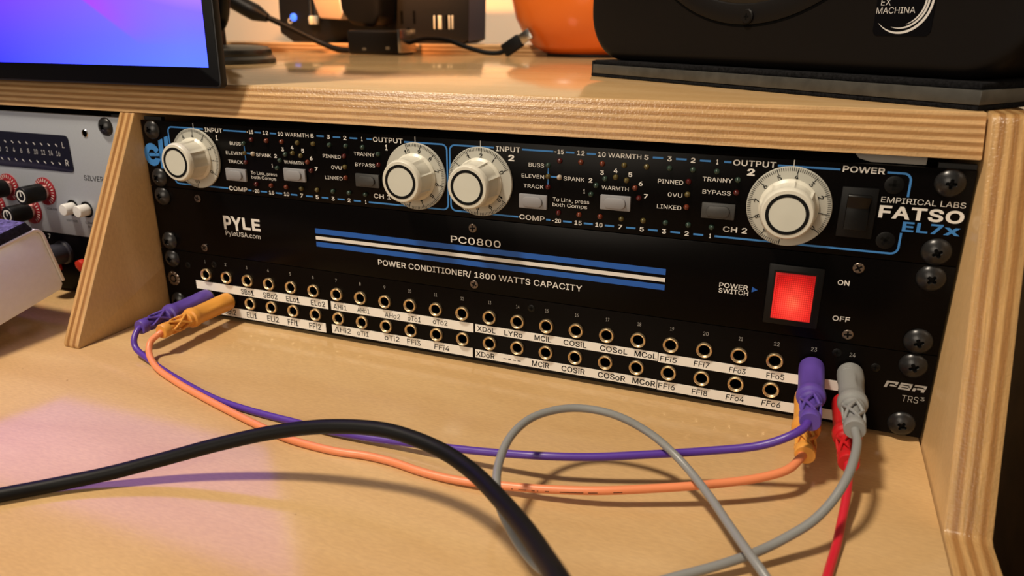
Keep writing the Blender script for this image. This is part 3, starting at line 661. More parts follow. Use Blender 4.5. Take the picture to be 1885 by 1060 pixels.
for ch, dx in ((1, -202.45), (2, 0.0)):
    X = lambda v: v + dx
    top_c = ['red', 'orange', 'orange', 'yellow', 'yellow', 'green', 'green', 'green']
    bot_c = ['red', 'orange', 'orange', 'yellow', 'yellow', 'green', 'green', 'green']
    for i in range(8):
        place('indicator_light', LED[top_c[i]], comp, (X(292.5 + i * LP), 0, 125.0))
        place('indicator_light', LED[bot_c[i]], comp, (X(292.5 + i * LP), 0, 96.9))
    for (x, z, c) in ((286.1, 122.2, 'green'), (286.1, 116.2, 'yellow'), (286.2, 110.5, 'red'), (292.5, 116.2, 'clear'),
                      (310.2, 108.4, 'green'), (312.8, 113.4, 'green'), (317.4, 117.3, 'green'), (323.0, 118.5, 'yellow'), (328.8, 117.3, 'yellow'), (333.4, 113.7, 'orange'), (335.7, 108.6, 'red'),
                      (360.2, 119.0, 'red'), (360.2, 112.5, 'yellow'), (360.2, 106.0, 'orange'), (383.7, 121.6, 'green'), (383.6, 115.3, 'red')):
        place('indicator_light', LED[c], comp, (X(x), 0, z))
    for (cx, cz, mm) in ((278.0, 102.0, 'btn_grey'), (323.7, 105.2, 'btn_grey'), (375.9, 105.6, 'btn_dark')):
        push_button(comp, X(cx), cz, M[mm])
    wt('INPUT', X(255.8), X(270.0), 128.0, 130.7, 0.014); digit(str(ch), X(264.8), 124.8, 3.2, 0.03, 1.1)
    wt('OUTPUT', X(380.7), X(400.4), 128.7, 131.4, 0.014); digit(str(ch), X(389.4), 125.9, 3.2, 0.03, 1.1)
    for s, x in (('-15', 291.9), ('12', 303.8), ('10', 315.1), ('5', 338.3), ('3', 349.9), ('2', 361.5), ('1', 373.2)): digit(s, X(x), 129.8)
    wt('WARMTH', X(318.5), X(335.7), 128.6, 130.9, 0.006)
    wt('BUSS', X(274.9), X(283.6), 120.8, 122.9); wt('ELEVEN', X(270.9), X(283.7), 114.7, 116.7); wt('TRACK', X(272.0), X(283.6), 109.2, 111.2)
    wt('SPANK', X(294.8), X(306.3), 114.8, 116.9)
    wt('To Link, press', X(289.0), X(309.3), 103.1, 105.1, -0.002); wt('both Comps', X(289.0), X(308.3), 100.3, 102.3, -0.002)
    for s, x, z in (('1', 306.4, 109.8), ('2', 309.6, 115.9), ('3', 315.6, 120.4), ('4', 322.8, 121.9), ('5', 330.5, 120.4), ('6', 336.2, 116.2), ('7', 339.3, 109.9)): digit(s, X(x), z, 2.2)
    wt('WARMTH', X(315.8), X(330.1), 111.7, 113.7)
    wt('PINNED', X(344.9), X(357.6), 117.2, 119.3); wt('0VU', X(350.4), X(357.6), 110.7, 112.8); wt('LINKED', X(345.3), X(357.7), 104.2, 106.3)
    wt('TRANNY', X(366.9), X(381.2), 119.9, 122.0); wt('BYPASS', X(367.4), X(381.0), 113.6, 115.7)
    wt('COMP', X(269.7), X(284.5), 91.3, 94.0, 0.014)
    for s, x in (('-20', 291.4), ('15', 303.6), ('10', 315.2), ('7', 326.7), ('5', 338.2), ('3', 349.8), ('2', 361.4), ('1', 373.1)): digit(s, X(x), 92.4, 2.3)
    wt('CH %d' % ch, X(379.0), X(390.6), 95.3, 98.0, 0.014)
    # blue frame and ladder lines
    LW = 0.95; zt, zb = 129.7, 92.4
    lx = 227.6 + dx; lx = 22.3 if ch == 1 else 227.7
    rx = 225.9 if ch == 1 else 458.2
    blue.strip([(X(269.0), zb), (lx + 3.2, zb)] + arc(lx + 3.2, zb + 3.2, 3.2, 270, 180) + arc(lx + 3.2, zt - 3.2, 3.2, 180, 90) + [(X(254.6), zt)], LW, 0, M['blueink'])
    blue.strip([(X(271.0), zt), (X(288.7), zt)], LW, 0, M['blueink'])
    for x in (297.9, 309.5): blue.strip([(X(x - 2.4), zt), (X(x + 2.4), zt)], LW, 0, M['blueink'])
    for x in (344.1, 355.7, 367.4): blue.strip([(X(x - 2.6), zt + 0.2), (X(x + 2.6), zt + 0.2)], LW, 0, M['blueink'])
    blue.strip([(X(376.4), zt + 0.3), (X(379.8), zt + 0.3)], LW, 0, M['blueink'])
    if ch == 1:
        blue.strip([(X(401.2), zt), (rx - 3.2, zt)] + arc(rx - 3.2, zt - 3.2, 3.2, 90, 0) + arc(rx - 3.2, zb + 3.2, 3.2, 0, -90) + [(X(375.2), zb)], LW, 0, M['blueink'])
    else:
        blue.strip([(401.2, zt + 0.2), (428.6, zt + 0.2)], LW, 0, M['blueink'])
        blue.strip([(448.2, zt + 0.2), (rx - 3.2, zt + 0.2)] + arc(rx - 3.2, zt - 3.0, 3.2, 90, 0) + [(rx, 119.3)], LW, 0, M['blueink'])
        blue.strip([(rx, 102.6)] + arc(rx - 3.2, zb + 3.2, 3.2, 0, -90) + [(375.2, zb)], LW, 0, M['blueink'])
    blue.strip([(X(286.1), 122.0), (X(286.1), 110.6)], 0.8, 0, M['blueink']); blue.strip([(X(286.1), 116.2), (X(292.0), 116.2)], 0.8, 0, M['blueink'])
    blue.strip([(X(285.3), zb), (X(287.8), zb)], LW, 0, M['blueink'])
    for x in (297.6, 309.3, 320.9, 332.4, 344.0, 355.6, 367.2): blue.strip([(X(x - 2.5), zb), (X(x + 2.5), zb)], LW, 0, M['blueink'])
    for x in ((246.6, 408.3) if ch == 2 else (44.2, 206.0)):
        white.strip([(x, 133.0), (x, 129.0)], 0.5, -0.02, M['whiteink'])
wt('POWER', 429.6, 447.3, 129.0, 131.7, 0.015)
brand = MB().text('EMPIRICAL LABS', 447.6, 481.6, 116.2, 118.7, TY, M['whiteink'], -0.004); brand.text('FATSO', 447.5, 481.9, 109.3, 114.8, TY, M['whiteink'], 0.026); brand.build('brand_lettering', comp)
white.build('white_lettering', comp); blue.build('blue_lines', comp)
lg = MB().text('EL7', 458.2, 474.6, 103.6, 108.0, TY, M['blueink'], 0.024); lg.text('x', 475.0, 481.6, 103.6, 108.0, TY, M['blueink'], 0.026)
lg.build('blue_lettering', comp)
# blue logo at the left end, partly behind the first dial
el = MB(); ec = (5.3, 110.5)
ring_o = [(ec[0] + 7.0 * math.cos(math.radians(a)), ec[1] + 7.6 * math.sin(math.radians(a))) for a in range(-18, -361 + 0, -9)]
ring_i = [(ec[0] + 2.9 * math.cos(math.radians(a)), ec[1] + 3.4 * math.sin(math.radians(a))) for a in range(-40, -361, -9)]
n = min(len(ring_o), len(ring_i))
for i in range(n - 1):
    el.poly([ring_o[i], ring_o[i + 1], ring_i[min(i + 1, n - 1)], ring_i[i]], TY, M['blueink'])
el.poly([(ec[0] - 3.2, ec[1] - 1.3), (ec[0] + 7.1, ec[1] - 0.6), (ec[0] + 7.1, ec[1] + 1.4), (ec[0] - 3.2, ec[1] + 0.9)], TY, M['blueink'])
el.poly([(11.6, 101.5), (15.4, 101.5), (16.2, 121.6), (12.2, 120.2)], TY, M['blueink'])
el.poly([(16.9, 101.5), (20.4, 101.5), (20.6, 115.6), (17.3, 114.9)], TY, M['blueink'])
el.poly([(17.3, 116.6), (20.9, 117.4), (21.2, 123.8), (17.8, 122.6)], TY, M['blueink'])
el.build('blue_logo', comp)
# black power rocker
fr = MB()
fr.box(430.6, 446.2, -1.6, 0, 98.6, 122.4, M['matte_black'], 0.5)
rk = fr.build('power_rocker', comp)
MB().prism([(-1.4, 102.4), (-3.4, 102.6), (-2.0, 112.8), (-4.6, 118.6), (-4.2, 119.3), (-1.4, 119.3)], 'x', 433.4, 443.4, M['gloss_black'], 0.4).build('rocker_key', rk)

# ------------------------------------------------------------------ power conditioner (middle unit)
pc = thing('power_conditioner', 'black power conditioner with blue stripes and a lit red switch, middle unit of the rack', 'audio equipment', (241, 0, 44.6))
faceplate('faceplate', PX0, PX1, 44.7, 88.85, M['panel2'], pc)
MB().box(21, 461, 3, 200, 46.5, 87, M['chassis']).build('chassis', pc)
rack_screws(pc, (50.8, 82.55))
for i, (x, z) in enumerate(((39.6, 83.4), (39.6, 49.2), (241.2, 83.2), (241.6, 49.2), (443.0, 83.8), (443.2, 49.5))):
    rot_y(place('cover_screw', STEEL, pc, (x, 0, z)), 20 + 31 * i)
st = MB()
for z0, z1, mm in ((68.85, 72.15, 'royal'), (60.3, 63.45, 'royal')): st.poly([(132, z0), (352.3, z0), (352.3, z1), (132, z1)], TY, M[mm])
st.build('blue_stripe', pc)
MB().poly([(132, 64.9), (352.3, 64.9), (352.3, 67.1), (132, 67.1)], TY, M['whiteink']).build('white_stripe', pc)
pt = MB()
def ptx(s, x0, x1, z0, z1, b=0.0): pt.text(s, x0, x1, z0, z1, TY, M['whiteink'], b)
MB().text('PY', 59.0, 73.8, 64.7, 73.6, TY, M['whiteink'], 0.03).text('LE', 74.6, 89.0, 66.0, 73.6, TY, M['whiteink'], 0.03).text('PyleUSA.com', 59.6, 88.1, 60.3, 63.4, TY, M['whiteink'], -0.004).build('brand_lettering', pc)
MB().text('PC0800', 227.0, 258.4, 73.3, 77.3, TY, M['whiteink'], 0.004).build('model_lettering', pc)
ptx('POWER CONDITIONER/ 1800 WATTS CAPACITY', 176.7, 307.2, 53.4, 56.9, 0.008)
ptx('POWER', 380.0, 394.2, 65.9, 68.4, 0.01); ptx('SWITCH', 379.9, 394.6, 63.0, 65.4, 0.01)
ptx('ON', 435.0, 440.2, 74.4, 76.9, 0.012); ptx('OFF', 435.2, 443.0, 55.9, 58.4, 0.012)
pt.build('white_lettering', pc)
MB().poly([(396.1, 65.1), (398.9, 66.7), (396.1, 68.1)], TY, M['royal']).build('blue_arrow', pc)
sf = MB()
sf.box(403.0, 428.8, -2.0, 0, 50.5, 82.0, M['matte_black'], 0.7)
sw = sf.build('rocker_switch', pc)
MB().box(405.7, 425.9, -2.25, -1.9, 53.6, 79.0, M['gloss_black']).build('switch_well', sw)
lens = MB()
LX0, LX1, LZ0, LZ1 = 406.6, 425.0, 54.6, 78.0
def ly(z): return -2.6 - 2.2 * max(0, (70.5 - z) / 16.0) - 0.5 * max(0, (z - 70.5) / 7.5)
nx, nz_ = 17, 20
gx = [LX0 + 0.9 + (LX1 - LX0 - 1.8) * i / nx for i in range(nx + 1)]; gz = [LZ0 + 1.4 + (LZ1 - LZ0 - 2.6) * j / nz_ for j in range(nz_ + 1)]
V = [[lens.bm.verts.new((x, ly(z), z)) for z in gz] for x in gx]
for i in range(nx):
    for j in range(nz_):
        cx, cz = (gx[i] + gx[i + 1]) / 2, (gz[j] + gz[j + 1]) / 2
        a = lens.bm.verts.new((cx, ly(cz) + 0.42, cz)); q = (V[i][j], V[i + 1][j], V[i + 1][j + 1], V[i][j + 1])
        for k in range(4): lens.face((q[k], q[(k + 1) % 4], a), M['lens'], False)
bx = lambda x, z, d: lens.bm.verts.new((x, ly(z) + d, z))
rim = [(LX0, LZ0), (LX1, LZ0), (LX1, LZ1), (LX0, LZ1)]
inn = [(gx[0], gz[0]), (gx[-1], gz[0]), (gx[-1], gz[-1]), (gx[0], gz[-1])]
ro = [bx(x, z, 0.25) for x, z in rim]; ri = [bx(x, z, -0.02) for x, z in inn]; rb = [lens.bm.verts.new((x, -2.0, z)) for x, z in rim]
for k in range(4):
    lens.face((ro[k], ro[(k + 1) % 4], ri[(k + 1) % 4], ri[k]), M['lens'], False); lens.face((rb[k], rb[(k + 1) % 4], ro[(k + 1) % 4], ro[k]), M['lens'], False)
tag(lens.build('lit_lens', sw, recalc=True), 'glowing red waffle-textured lens')

# ------------------------------------------------------------------ patch bay (bottom unit)
pb = thing('patch_bay', 'black patch bay with two rows of brass jacks, bottom unit of the rack', 'audio equipment', (241, 0, 0))
JX = [38.03 + 17.78 * i for i in range(24)]; JZ = (29.84, 13.24)
def holed_plate():
    cu = bpy.data.curves.new('c', 'CURVE'); cu.dimensions = '2D'; cu.fill_mode = 'BOTH'; cu.extrude = 1.5; cu.bevel_depth = 0
    def sp(pts):
        s = cu.splines.new('POLY'); s.points.add(len(pts) - 1); s.use_cyclic_u = True
        for p, q in zip(s.points, pts): p.co = (q[0], q[1], 0, 1)
    sp([(PX0, 0.2), (PX1, 0.2), (PX1, 44.4), (PX0, 44.4)])
    for x in JX:
        for z in JZ: sp([(x + 3.3 * math.cos(2 * math.pi * k / 24), z + 3.3 * math.sin(2 * math.pi * k / 24)) for k in range(24)])
    ob = bpy.data.objects.new('c', cu); me = ob.to_mesh(); mb = MB()
    vs = [mb.bm.verts.new((v.co.x, 1.5 - v.co.z, v.co.y)) for v in me.vertices]
    for p in me.polygons: mb.face([vs[i] for i in p.vertices], M['panel'], False)
    ob.to_mesh_clear(); bpy.data.objects.remove(ob); bpy.data.curves.remove(cu)
    return mb
holed_plate().build('faceplate', pb, recalc=True)
MB().box(21, 461, 16, 150, 2, 42, M['chassis']).build('chassis', pb)
rack_screws(pb, (6.35, 38.1))
RING = proto(MB().lathe([(4.25, 0), (4.25, -1.2), (4.05, -1.7), (3.85, -1.8), (3.3, -1.55), (2.85, -1.0), (2.75, 0.2)], (0, 0), M['brass'], seg=32, cap0=False, cap1=False))
BARREL = proto(MB().lathe([(3.25, 0.3), (2.8, -0.7), (2.75, 0.3), (2.7, 11.0), (0.02, 11.0)], (0, 0), M['slot'], seg=24, cap0=False, cap1=False))
plugged = {(0, 1), (1, 1), (22, 0), (22, 1), (23, 0), (23, 1)}
for r_, z in enumerate(JZ):
    for i, x in enumerate(JX):
        j = place('jack_socket', RING, pb, (x, 0, z)); place('jack_barrel', BARREL, j, (x, 0, z))
num = MB()
for i, x in enumerate(JX):
    s = str(i + 1); w = (1.25 if len(s) == 1 else 2.7); w = 0.55 if s == '1' else (2.0 if '1' in s and len(s) == 2 else w)
    num.text(s, x - 0.1 - w / 2, x - 0.1 + w / 2, 38.0, 40.1, TY, M['greyink'], -0.004)
num.text('TRS', 471.8, 479.0, 18.5, 21.9, TY, M['greyink'], -0.008); num.text('3', 479.6, 481.6, 20.3, 22.2, TY, M['greyink'], -0.004)
num.build('grey_lettering', pb)
# angular logo over the model line
lo = MB(); Zb, Zt = 24.7, 28.3
def para(x0, x1, z0, z1, sh=0.28): lo.poly([(x0 + (z0 - Zb) * sh, z0), (x1 + (z0 - Zb) * sh, z0), (x1 + (z1 - Zb) * sh, z1), (x0 + (z1 - Zb) * sh, z1)], TY, M['greyink'])
x = 463.0
para(x, x + 1.3, Zb, Zt); para(x + 1.3, x + 5.2, Zt - 1.0, Zt); para(x + 4.2, x + 5.2, Zb + 1.4, Zt - 1.0); para(x + 2.2, x + 5.2, Zb + 0.9, Zb + 1.8)
x += 6.2
para(x, x + 5.2, Zb, Zb + 0.9); para(x, x + 5.2, Zt - 0.9, Zt); para(x, x + 4.6, Zb + 1.35, Zb + 2.2); para(x + 4.1, x + 5.3, Zb + 0.9, Zt - 0.9); para(x, x + 1.2, Zb + 0.9, Zb + 1.4); para(x, x + 1.2, Zb + 2.1, Zt - 0.8)
x += 6.2
para(x, x + 1.3, Zb, Zb + 1.8); para(x, x + 5.2, Zt - 1.0, Zt); para(x + 4.2, x + 5.3, Zb + 1.7, Zt - 1.0); para(x + 1.6, x + 5.2, Zb + 1.1, Zb + 2.0); para(x + 3.8, x + 5.2, Zb, Zb + 1.1)
lo.build('logo', pb)
for (x, z) in ((277.4, 39.2), (439.7, 39.1), (457.9, 34.2), (45.6, 37.8), (22.0, 34.6)): place('panel_screw', TINY, pb, (x, 0, z))
wsh = MB()
def tooth(t, i, r, a): return r * (1.0 if i in (0, 3) else (1.0 if math.sin(12 * t) > 0 else 0.82)) if r > 4 else r
wsh.lathe([(5.2, 0), (5.2, -0.5), (3.0, -0.7), (2.8, -0.1)], (7.0, 23.0), M['steel'], seg=72, rfun=tooth, cap1=False); wsh.lathe([(2.0, 0), (1.9, -0.9), (0.02, -1.0)], (7.0, 23.0), M['steel'], seg=20, cap1=False)
wsh.build('star_washer', pb)
ROWS = [
 [(27.3, 136.9, 18.3, 24.3, [('SBo1', 66.3, 77.1), ('SBo2', 85.0, 96.7), ('ELo1', 103.9, 114.6), ('ELo2', 123.6, 134.6)]),
  (139.3, 240.6, 18.4, 24.2, [('AHi1', 141.0, 151.1), ('AHo1', 159.1, 168.1), ('AHo2', 179.2, 190.4), ('oTo1', 195.8, 204.8), ('oTo2', 213.3, 223.2)]),
  (241.8, 351.5, 19.0, 24.1, [('XDoL', 243.1, 254.9), ('LYRo', 260.7, 272.2), ('MCiL', 279.7, 289.9), ('COSiL', 297.4, 311.0), ('COSoL', 318.9, 334.6), ('MCoL', 338.6, 351.0)]),
  (351.9, 443.0, 18.5, 23.9, [('FFi5', 352.8, 361.8), ('FFi7', 371.0, 379.3), ('FFo3', 389.5, 397.9), ('FFo5', 408.2, 417.1)])],
 [(27.0, 133.7, 1.3, 7.8, [('SBi2', 49.3, 59.6), ('ELi1', 69.0, 77.5), ('ELi2', 86.2, 95.8), ('FFi1', 103.2, 111.6), ('FFi2', 120.5, 129.8)]),
  (138.6, 239.9, 2.0, 8.0, [('AHi2', 140.3, 153.1), ('oTi1', 157.8, 166.4), ('oTi2', 178.2, 189.0), ('FFi3', 194.5, 204.1), ('FFi4', 213.6, 224.1)]),
  (241.6, 351.9, 2.2, 7.6, [('XDoR', 242.1, 254.4), ('– – – –', 260.1, 271.2), ('MCiR', 278.4, 289.0), ('COSiR', 296.6, 310.7), ('COSoR', 318.4, 334.3), ('MCoR', 338.4, 351.3)]),
  (352.3, 443.5, 1.8, 7.4, [('FFi6', 353.0, 362.1), ('FFi8', 371.3, 379.6), ('FFo4', 389.3, 398.6), ('FFo6', 407.6, 417.1)])]]
rh = random.Random(3)
for row in ROWS:
    for (x0, x1, z0, z1, words) in row:
        s = MB().box(x0, x1, -0.16, -0.01, z0, z1, M['tape']).build('label_strip', pb)
        hw = MB()
        hand = words[0][0][:2] not in ('SB', 'XD')
        for w_, a, b in words:
            j = rh.uniform(-0.35, 0.35) if hand else 0.0
            zc = (z0 + z1) / 2 + j; h = (z1 - z0) * (0.62 if not hand else 0.56)
            if w_[0] == '–': h *= 0.9
            hw.text(w_, a, b, zc - h / 2, zc + h / 2, -0.2, M['blackink'], 0.012 if not hand else 0.005, shear=0.0 if not hand else rh.uniform(-0.06, 0.12), tilt=0 if not hand else rh.uniform(-0.02, 0.02))
        hw.build('handwriting', s)

# ------------------------------------------------------------------ patch cables
def plug(parent, X, Z, mat, marked=False, turn=0.0):
    # moulded 6.3 mm jack plug pointing into the panel: barrel with thumb flats, collar, latticed strain relief
    mb = MB()
    prof = [(3.0, -1.9), (5.5, -1.95), (6.05, -2.4), (6.15, -4), (6.15, -10), (6.1, -13), (6.05, -16), (6.0, -20), (5.95, -24), (5.95, -28), (5.9, -31.5), (6.15, -32.5), (6.5, -33.5), (6.6, -35.5), (6.3, -37.0), (5.2, -37.6), (4.9, -37.8)]
    def rf(t, i, r, a):
        if -29 < a < -12.5:
            e = 1.0 if -27 < a < -14.5 else 0.35
            d = abs(((t - turn + math.pi / 2) % math.pi) - math.pi / 2)
            return r - e * 0.95 * max(0.0, 1 - (d / 0.75) ** 4) if d < 0.75 else r
        return r
    mb.lathe(prof, (X, Z), mat, seg=48, rfun=rf)
    p = mb.build('plug', parent)
    sr = MB()
    sr.lathe([(3.1, -37.5), (2.9, -58)], (X, Z), mat, seg=24)
    sr.lathe([(4.3, -55.5), (4.55, -56), (4.55, -60.2), (4.2, -60.8), (2.2, -60.8)], (X, Z), mat, seg=32, cap0=True)
    sr.lathe([(4.95, -37), (5.0, -40.2), (4.0, -40.9)], (X, Z), mat, seg=32)
    for sgn in (1, -1):
        for k in range(4):
            path = []
            for q in range(13):
                a = k * math.pi / 2 + sgn * q / 12 * math.pi * 0.62 + (0 if sgn > 0 else 0.3); y = -39.5 - 16.8 * q / 12; r = 4.35 - 0.35 * q / 12
                path.append((X + r * math.sin(a), y, Z + r * math.cos(a)))
            sr.tube(path, 0.78, mat, seg=8, sub=1)
    sr.build('strain_relief', p)
    if marked:
        mk = MB()
        for q in range(3):
            a = 0.62 + turn; 
        for k_, yy in enumerate((-5.2, -7.4, -9.6)):
            path = [(X + 6.2 * math.sin(t), yy, Z + 6.2 * math.cos(t)) for t in [(-0.75 + 0.1 * s_) for s_ in range(8)]]
            if k_ == 1:
                mk.tube(path[:3], 0.22, mat, seg=6, sub=1); mk.tube(path[4:], 0.22, mat, seg=6, sub=1)
            else: mk.tube(path, 0.22, mat, seg=6, sub=1)
        mk.build('raised_lettering', p)
    # the metal shaft inside the socket
    MB().lathe([(0.1, 9), (2.0, 7), (2.3, 2), (2.3, -2.2)], (X, Z), M['metal'], seg=16).build('plug_tip', p)
J = lambda n: JX[n - 1]
PUR = [(39.6, -67.4, 8.0), (42.7, -69.8, 4.0), (55.7, -73.5, 0.5), (73.8, -79.9, -0.7), (104.6, -90.2, -0.7), (130.5, -97.2, -0.7), (151.3, -99.9, -0.7), (170.1, -101.1, -0.7), (185.8, -101.5, -0.7), (205.6, -103.0, -0.3), (224.8, -102.9, 0.5), (248.8, -101.9, 2.0), (273.0, -101.7, 4.5), (294.4, -101.5, 7.0), (320.4, -100.1, 10.3), (341.4, -94.6, 11.5), (366.2, -85.7, 13.5), (388.4, -77.3, 15.5), (410.3, -71.5, 20.0), (421.5, -68.5, 25.5)]
ORA = [(52.3, -66.2, 8.5), (54.4, -70.7, 4.5), (67.0, -78.9, 0.5), (93.4, -89.1, -0.6), (121.9, -98.1, -0.6), (146.8, -105.1, -0.6), (169.6, -111.1, -0.6), (190.3, -115.9, -0.6), (207.4, -117.2, -0.6), (222.4, -116.9, -0.6), (236.3, -114.9, -0.6), (251.1, -114.9, -0.6), (266.6, -116.9, -0.6), (280.8, -117.5, -0.4), (294.0, -117.0, 0.3), (313.3, -115.4, 2.0), (325.3, -113.8, 3.0), (348.2, -109.0, 5.0), (369.7, -101.0, 6.5), (391.0, -91.8, 8.0), (412.1, -80.1, 9.5), (422.6, -72.2, 11.3)]
GRE = [(447.8, -67.7, 28.5), (446.3, -80.0, 26.0), (443.5, -90.7, 22.5), (438.9, -99.5, 17.0), (432.7, -107.5, 12.0), (424.6, -114.9, 8.0), (415.6, -122.9, 5.0), (403.0, -133.5, 3.0), (388.8, -143.5, 1.0), (371.5, -155.9, -0.7), (359.4, -163.6, 1.0), (343.3, -165.0, 6.0), (334.5, -161.4, 9.0), (326.9, -155.9, 12.5), (319.7, -149.3, 17.0), (314.8, -140.8, 21.5), (311.8, -129.0, 25.0), (311.3, -113.8, 27.5), (316.0, -98.1, 28.7), (329.3, -85.8, 29.0), (347.3, -82.1, 27.5), (365.0, -82.7, 21.5), (378.4, -88.3, 15.5), (392.1, -102.2, 11.5), (403.8, -120.5, 10.5), (411.9, -133.2, 10.0), (418.3, -140.9, 8.0), (424.5, -147.3, 4.0), (432, -156, -0.2), (440, -180, -0.7), (430, -215, -0.7), (400, -240, -0.7)]
RED = [(447.0, -70.0, 9.0), (446.2, -79.4, 5.5), (444.8, -90.3, 2.0), (443.2, -101.8, 0.0), (441.2, -113.1, -0.7), (439.6, -122.5, -0.7), (437.4, -136.6, -0.7), (448, -168, -0.7), (462, -205, -0.7), (455, -250, -0.7)]
BLA = [(30, -262, 0.7), (62, -238, 0.7), (86, -221, 0.8), (100.2, -210.5, 0.9), (108.9, -202.4, 1.0), (124.3, -188.8, 1.5), (142.6, -176.1, 4.0), (162.9, -164.1, 9.0), (185.6, -154.1, 16.0), (209.7, -146.1, 23.0), (235.4, -141.3, 29.0), (261.1, -138.9, 32.0), (277.2, -139.9, 32.0), (294.2, -144.1, 31.5), (310.1, -152.9, 32.0), (328.4, -170.0, 36.0), (345.2, -190.2, 43.0), (359.6, -211.7, 52.0), (369.7, -228.7, 60.0), (377.1, -242.2, 64.0), (384, -262, 62), (388, -285, 45), (389, -306, 5), (389, -315, -60), (389, -318, -160)]
c1 = thing('patch_cable', 'purple patch cable draped across the desk, plugged into both ends of the patch bay', 'cable', (230, -90, DESK_T), 'patch cables in the patch bay')
MB().tube([(J(1), -57, JZ[1]), (J(1), -61.5, JZ[1] - 0.5)] + PUR + [(J(23) - 2.2, -63.5, JZ[0] - 1.6), (J(23), -57, JZ[0])], 1.85, M['purple_c'], 16, 6).build('cord', c1)
plug(c1, J(1), JZ[1], M['purple'], turn=0.1); plug(c1, J(23), JZ[0], M['purple'])
c2 = thing('patch_cable', 'orange patch cable with amber-yellow plugs, curving along the desk in front of the purple one', 'cable', (230, -105, DESK_T), 'patch cables in the patch bay')
MB().tube([(J(2), -57, JZ[1]), (J(2) - 0.3, -61.5, JZ[1] - 0.7)] + ORA + [(J(23) - 2.2, -64, JZ[1] - 0.6), (J(23), -57, JZ[1])], 1.9, M['orange_c'], 16, 6).build('cord', c2)
plug(c2, J(2), JZ[1], M['amber'], turn=0.35); plug(c2, J(23), JZ[1], M['amber'], turn=0.9)
# tiny dark print along the orange jacket
jp = MB(); op = catmull([Vector(p) for p in ORA], 24); rj = random.Random(5); cur = []
for p in op:
    if 306 < p.x < 364:
        d = Vector((412 - p.x, -370 - p.y, 20 - p.z)).normalized()
        if rj.random() < 0.72: cur.append(p + d * 1.86)
        else:
            if len(cur) > 1: jp.tube(cur, 0.2, M['blackink'], 6, 1)
            cur = []
if len(cur) > 1: jp.tube(cur, 0.2, M['blackink'], 6, 1)
jp.build('jacket_print', c2)
c3 = thing('patch_cable', 'grey patch cable making a raised loop over the desk, plugged into the upper last jack', 'cable', (380, -110, DESK_T), 'patch cables in the patch bay')
MB().tube([(J(24), -57, JZ[0]), (J(24) + 0.3, -62, JZ[0] - 0.3)] + GRE, 1.8, M['grey_c'], 16, 6).build('cord', c3)
plug(c3, J(24), JZ[0], M['greyrub'], marked=True, turn=0.9)
c4 = thing('patch_cable', 'red patch cable in the lower right jack, hanging behind the grey cable', 'cable', (445, -110, DESK_T), 'patch cables in the patch bay')
MB().tube([(J(24), -57, JZ[1]), (J(24), -62, JZ[1] - 0.6)] + RED, 1.8, M['red_c'], 16, 6).build('cord', c4)
plug(c4, J(24), JZ[1], M['redrub'])
tag(MB().tube(BLA, 3.2, M['black_c'], 20, 8).build('black_cable', base=(230, -150, DESK_T)), 'thick black cable arching over the desk in the foreground', 'cable')

# ------------------------------------------------------------------ left rack: silver unit and black unit
sv = thing('meter_unit', 'silver-faced rack unit with a dark meter window and red dials, left of the plywood divider', 'audio equipment', (-257, 0, 44.6))
SX0, SX1 = -498.4, -15.6
sf_ = MB().box(SX0, SX1, 0, 3, 44.9, 133.6, M['silver'], 0.35)
sf_.build('faceplate', sv)
MB().box(-478, -36, 3, 220, 48, 131, M['chassis']).build('chassis', sv)
rot_y(place('rack_screw', TRUSS, sv, (-33.1, 0, 126.9)), 40)
rot_y(place('rack_screw', TRUSS, sv, (-33.1, 0, 51.2)), 70)
MB().lathe([(2.9, -0.02), (2.5, -0.5), (2.3, -0.05)], (-54.2, 121.4), M['metal'], seg=24, cap0=False, cap1=False).lathe([(2.4, -0.06), (0.02, -0.06)], (-54.2, 121.4), M['slot'], seg=24, cap1=False).build('adjustment_hole', sv)
r_ = 3.0; w_o = arc(-71.6 - r_, 118.9 - r_, r_, 0, 90) + arc(-330 + r_, 118.9 - r_, r_, 90, 180) + arc(-330 + r_, 92.6 + r_, r_, 180, 270) + arc(-71.6 - r_, 92.6 + r_, r_, 270, 360)
mw = MB().prism(w_o, 'y', -0.5, 0, M['navy'], 0.2).build('meter_window', sv)
mt = MB()
for i in range(24):
    x = -84.3 - i * 7.55
    for z in (111.4, 98.3): mt.strip([(x - 0.9, z + 0.9), (x + 0.9, z - 0.7)], 0.8, -0.5, M['silver_ink'])
for i, s in enumerate(('16', '14', '12', '10', '8', '6', '4', '2', '0', '1', '3', '5', '7', '10', '12', '14', '16')):
    w = 0.95 * len(s); x = -84.0 - i * 7.6; mt.text(s, x - w, x + w, 103.9, 107.4, -0.56, M['silver_ink'], -0.005)
mt.text('L', -78.4, -76.2, 110.0, 114.2, -0.56, M['silver_ink']); mt.text('R', -78.4, -75.4, 97.4, 101.6, -0.56, M['silver_ink'])
mt.build('meter_markings', mw)
sl = MB(); sl.text('SILVER', -63.4, -44.5, 87.9, 91.6, TY, M['blackink'], 0.008)
sl.text('VINTAGE', -90.0, -78.5, 55.4, 57.0, TY, M['blackink']); sl.text('LINK', -70.5, -62.5, 55.4, 57.0, TY, M['blackink']); sl.text('OUT', -69, -63.5, 52.4, 54.0, TY, M['blackink'])
sl.text('GAIN', -108, -98, 62.6, 64.2, TY, M['blackink'])
sl.build('black_lettering', sv)
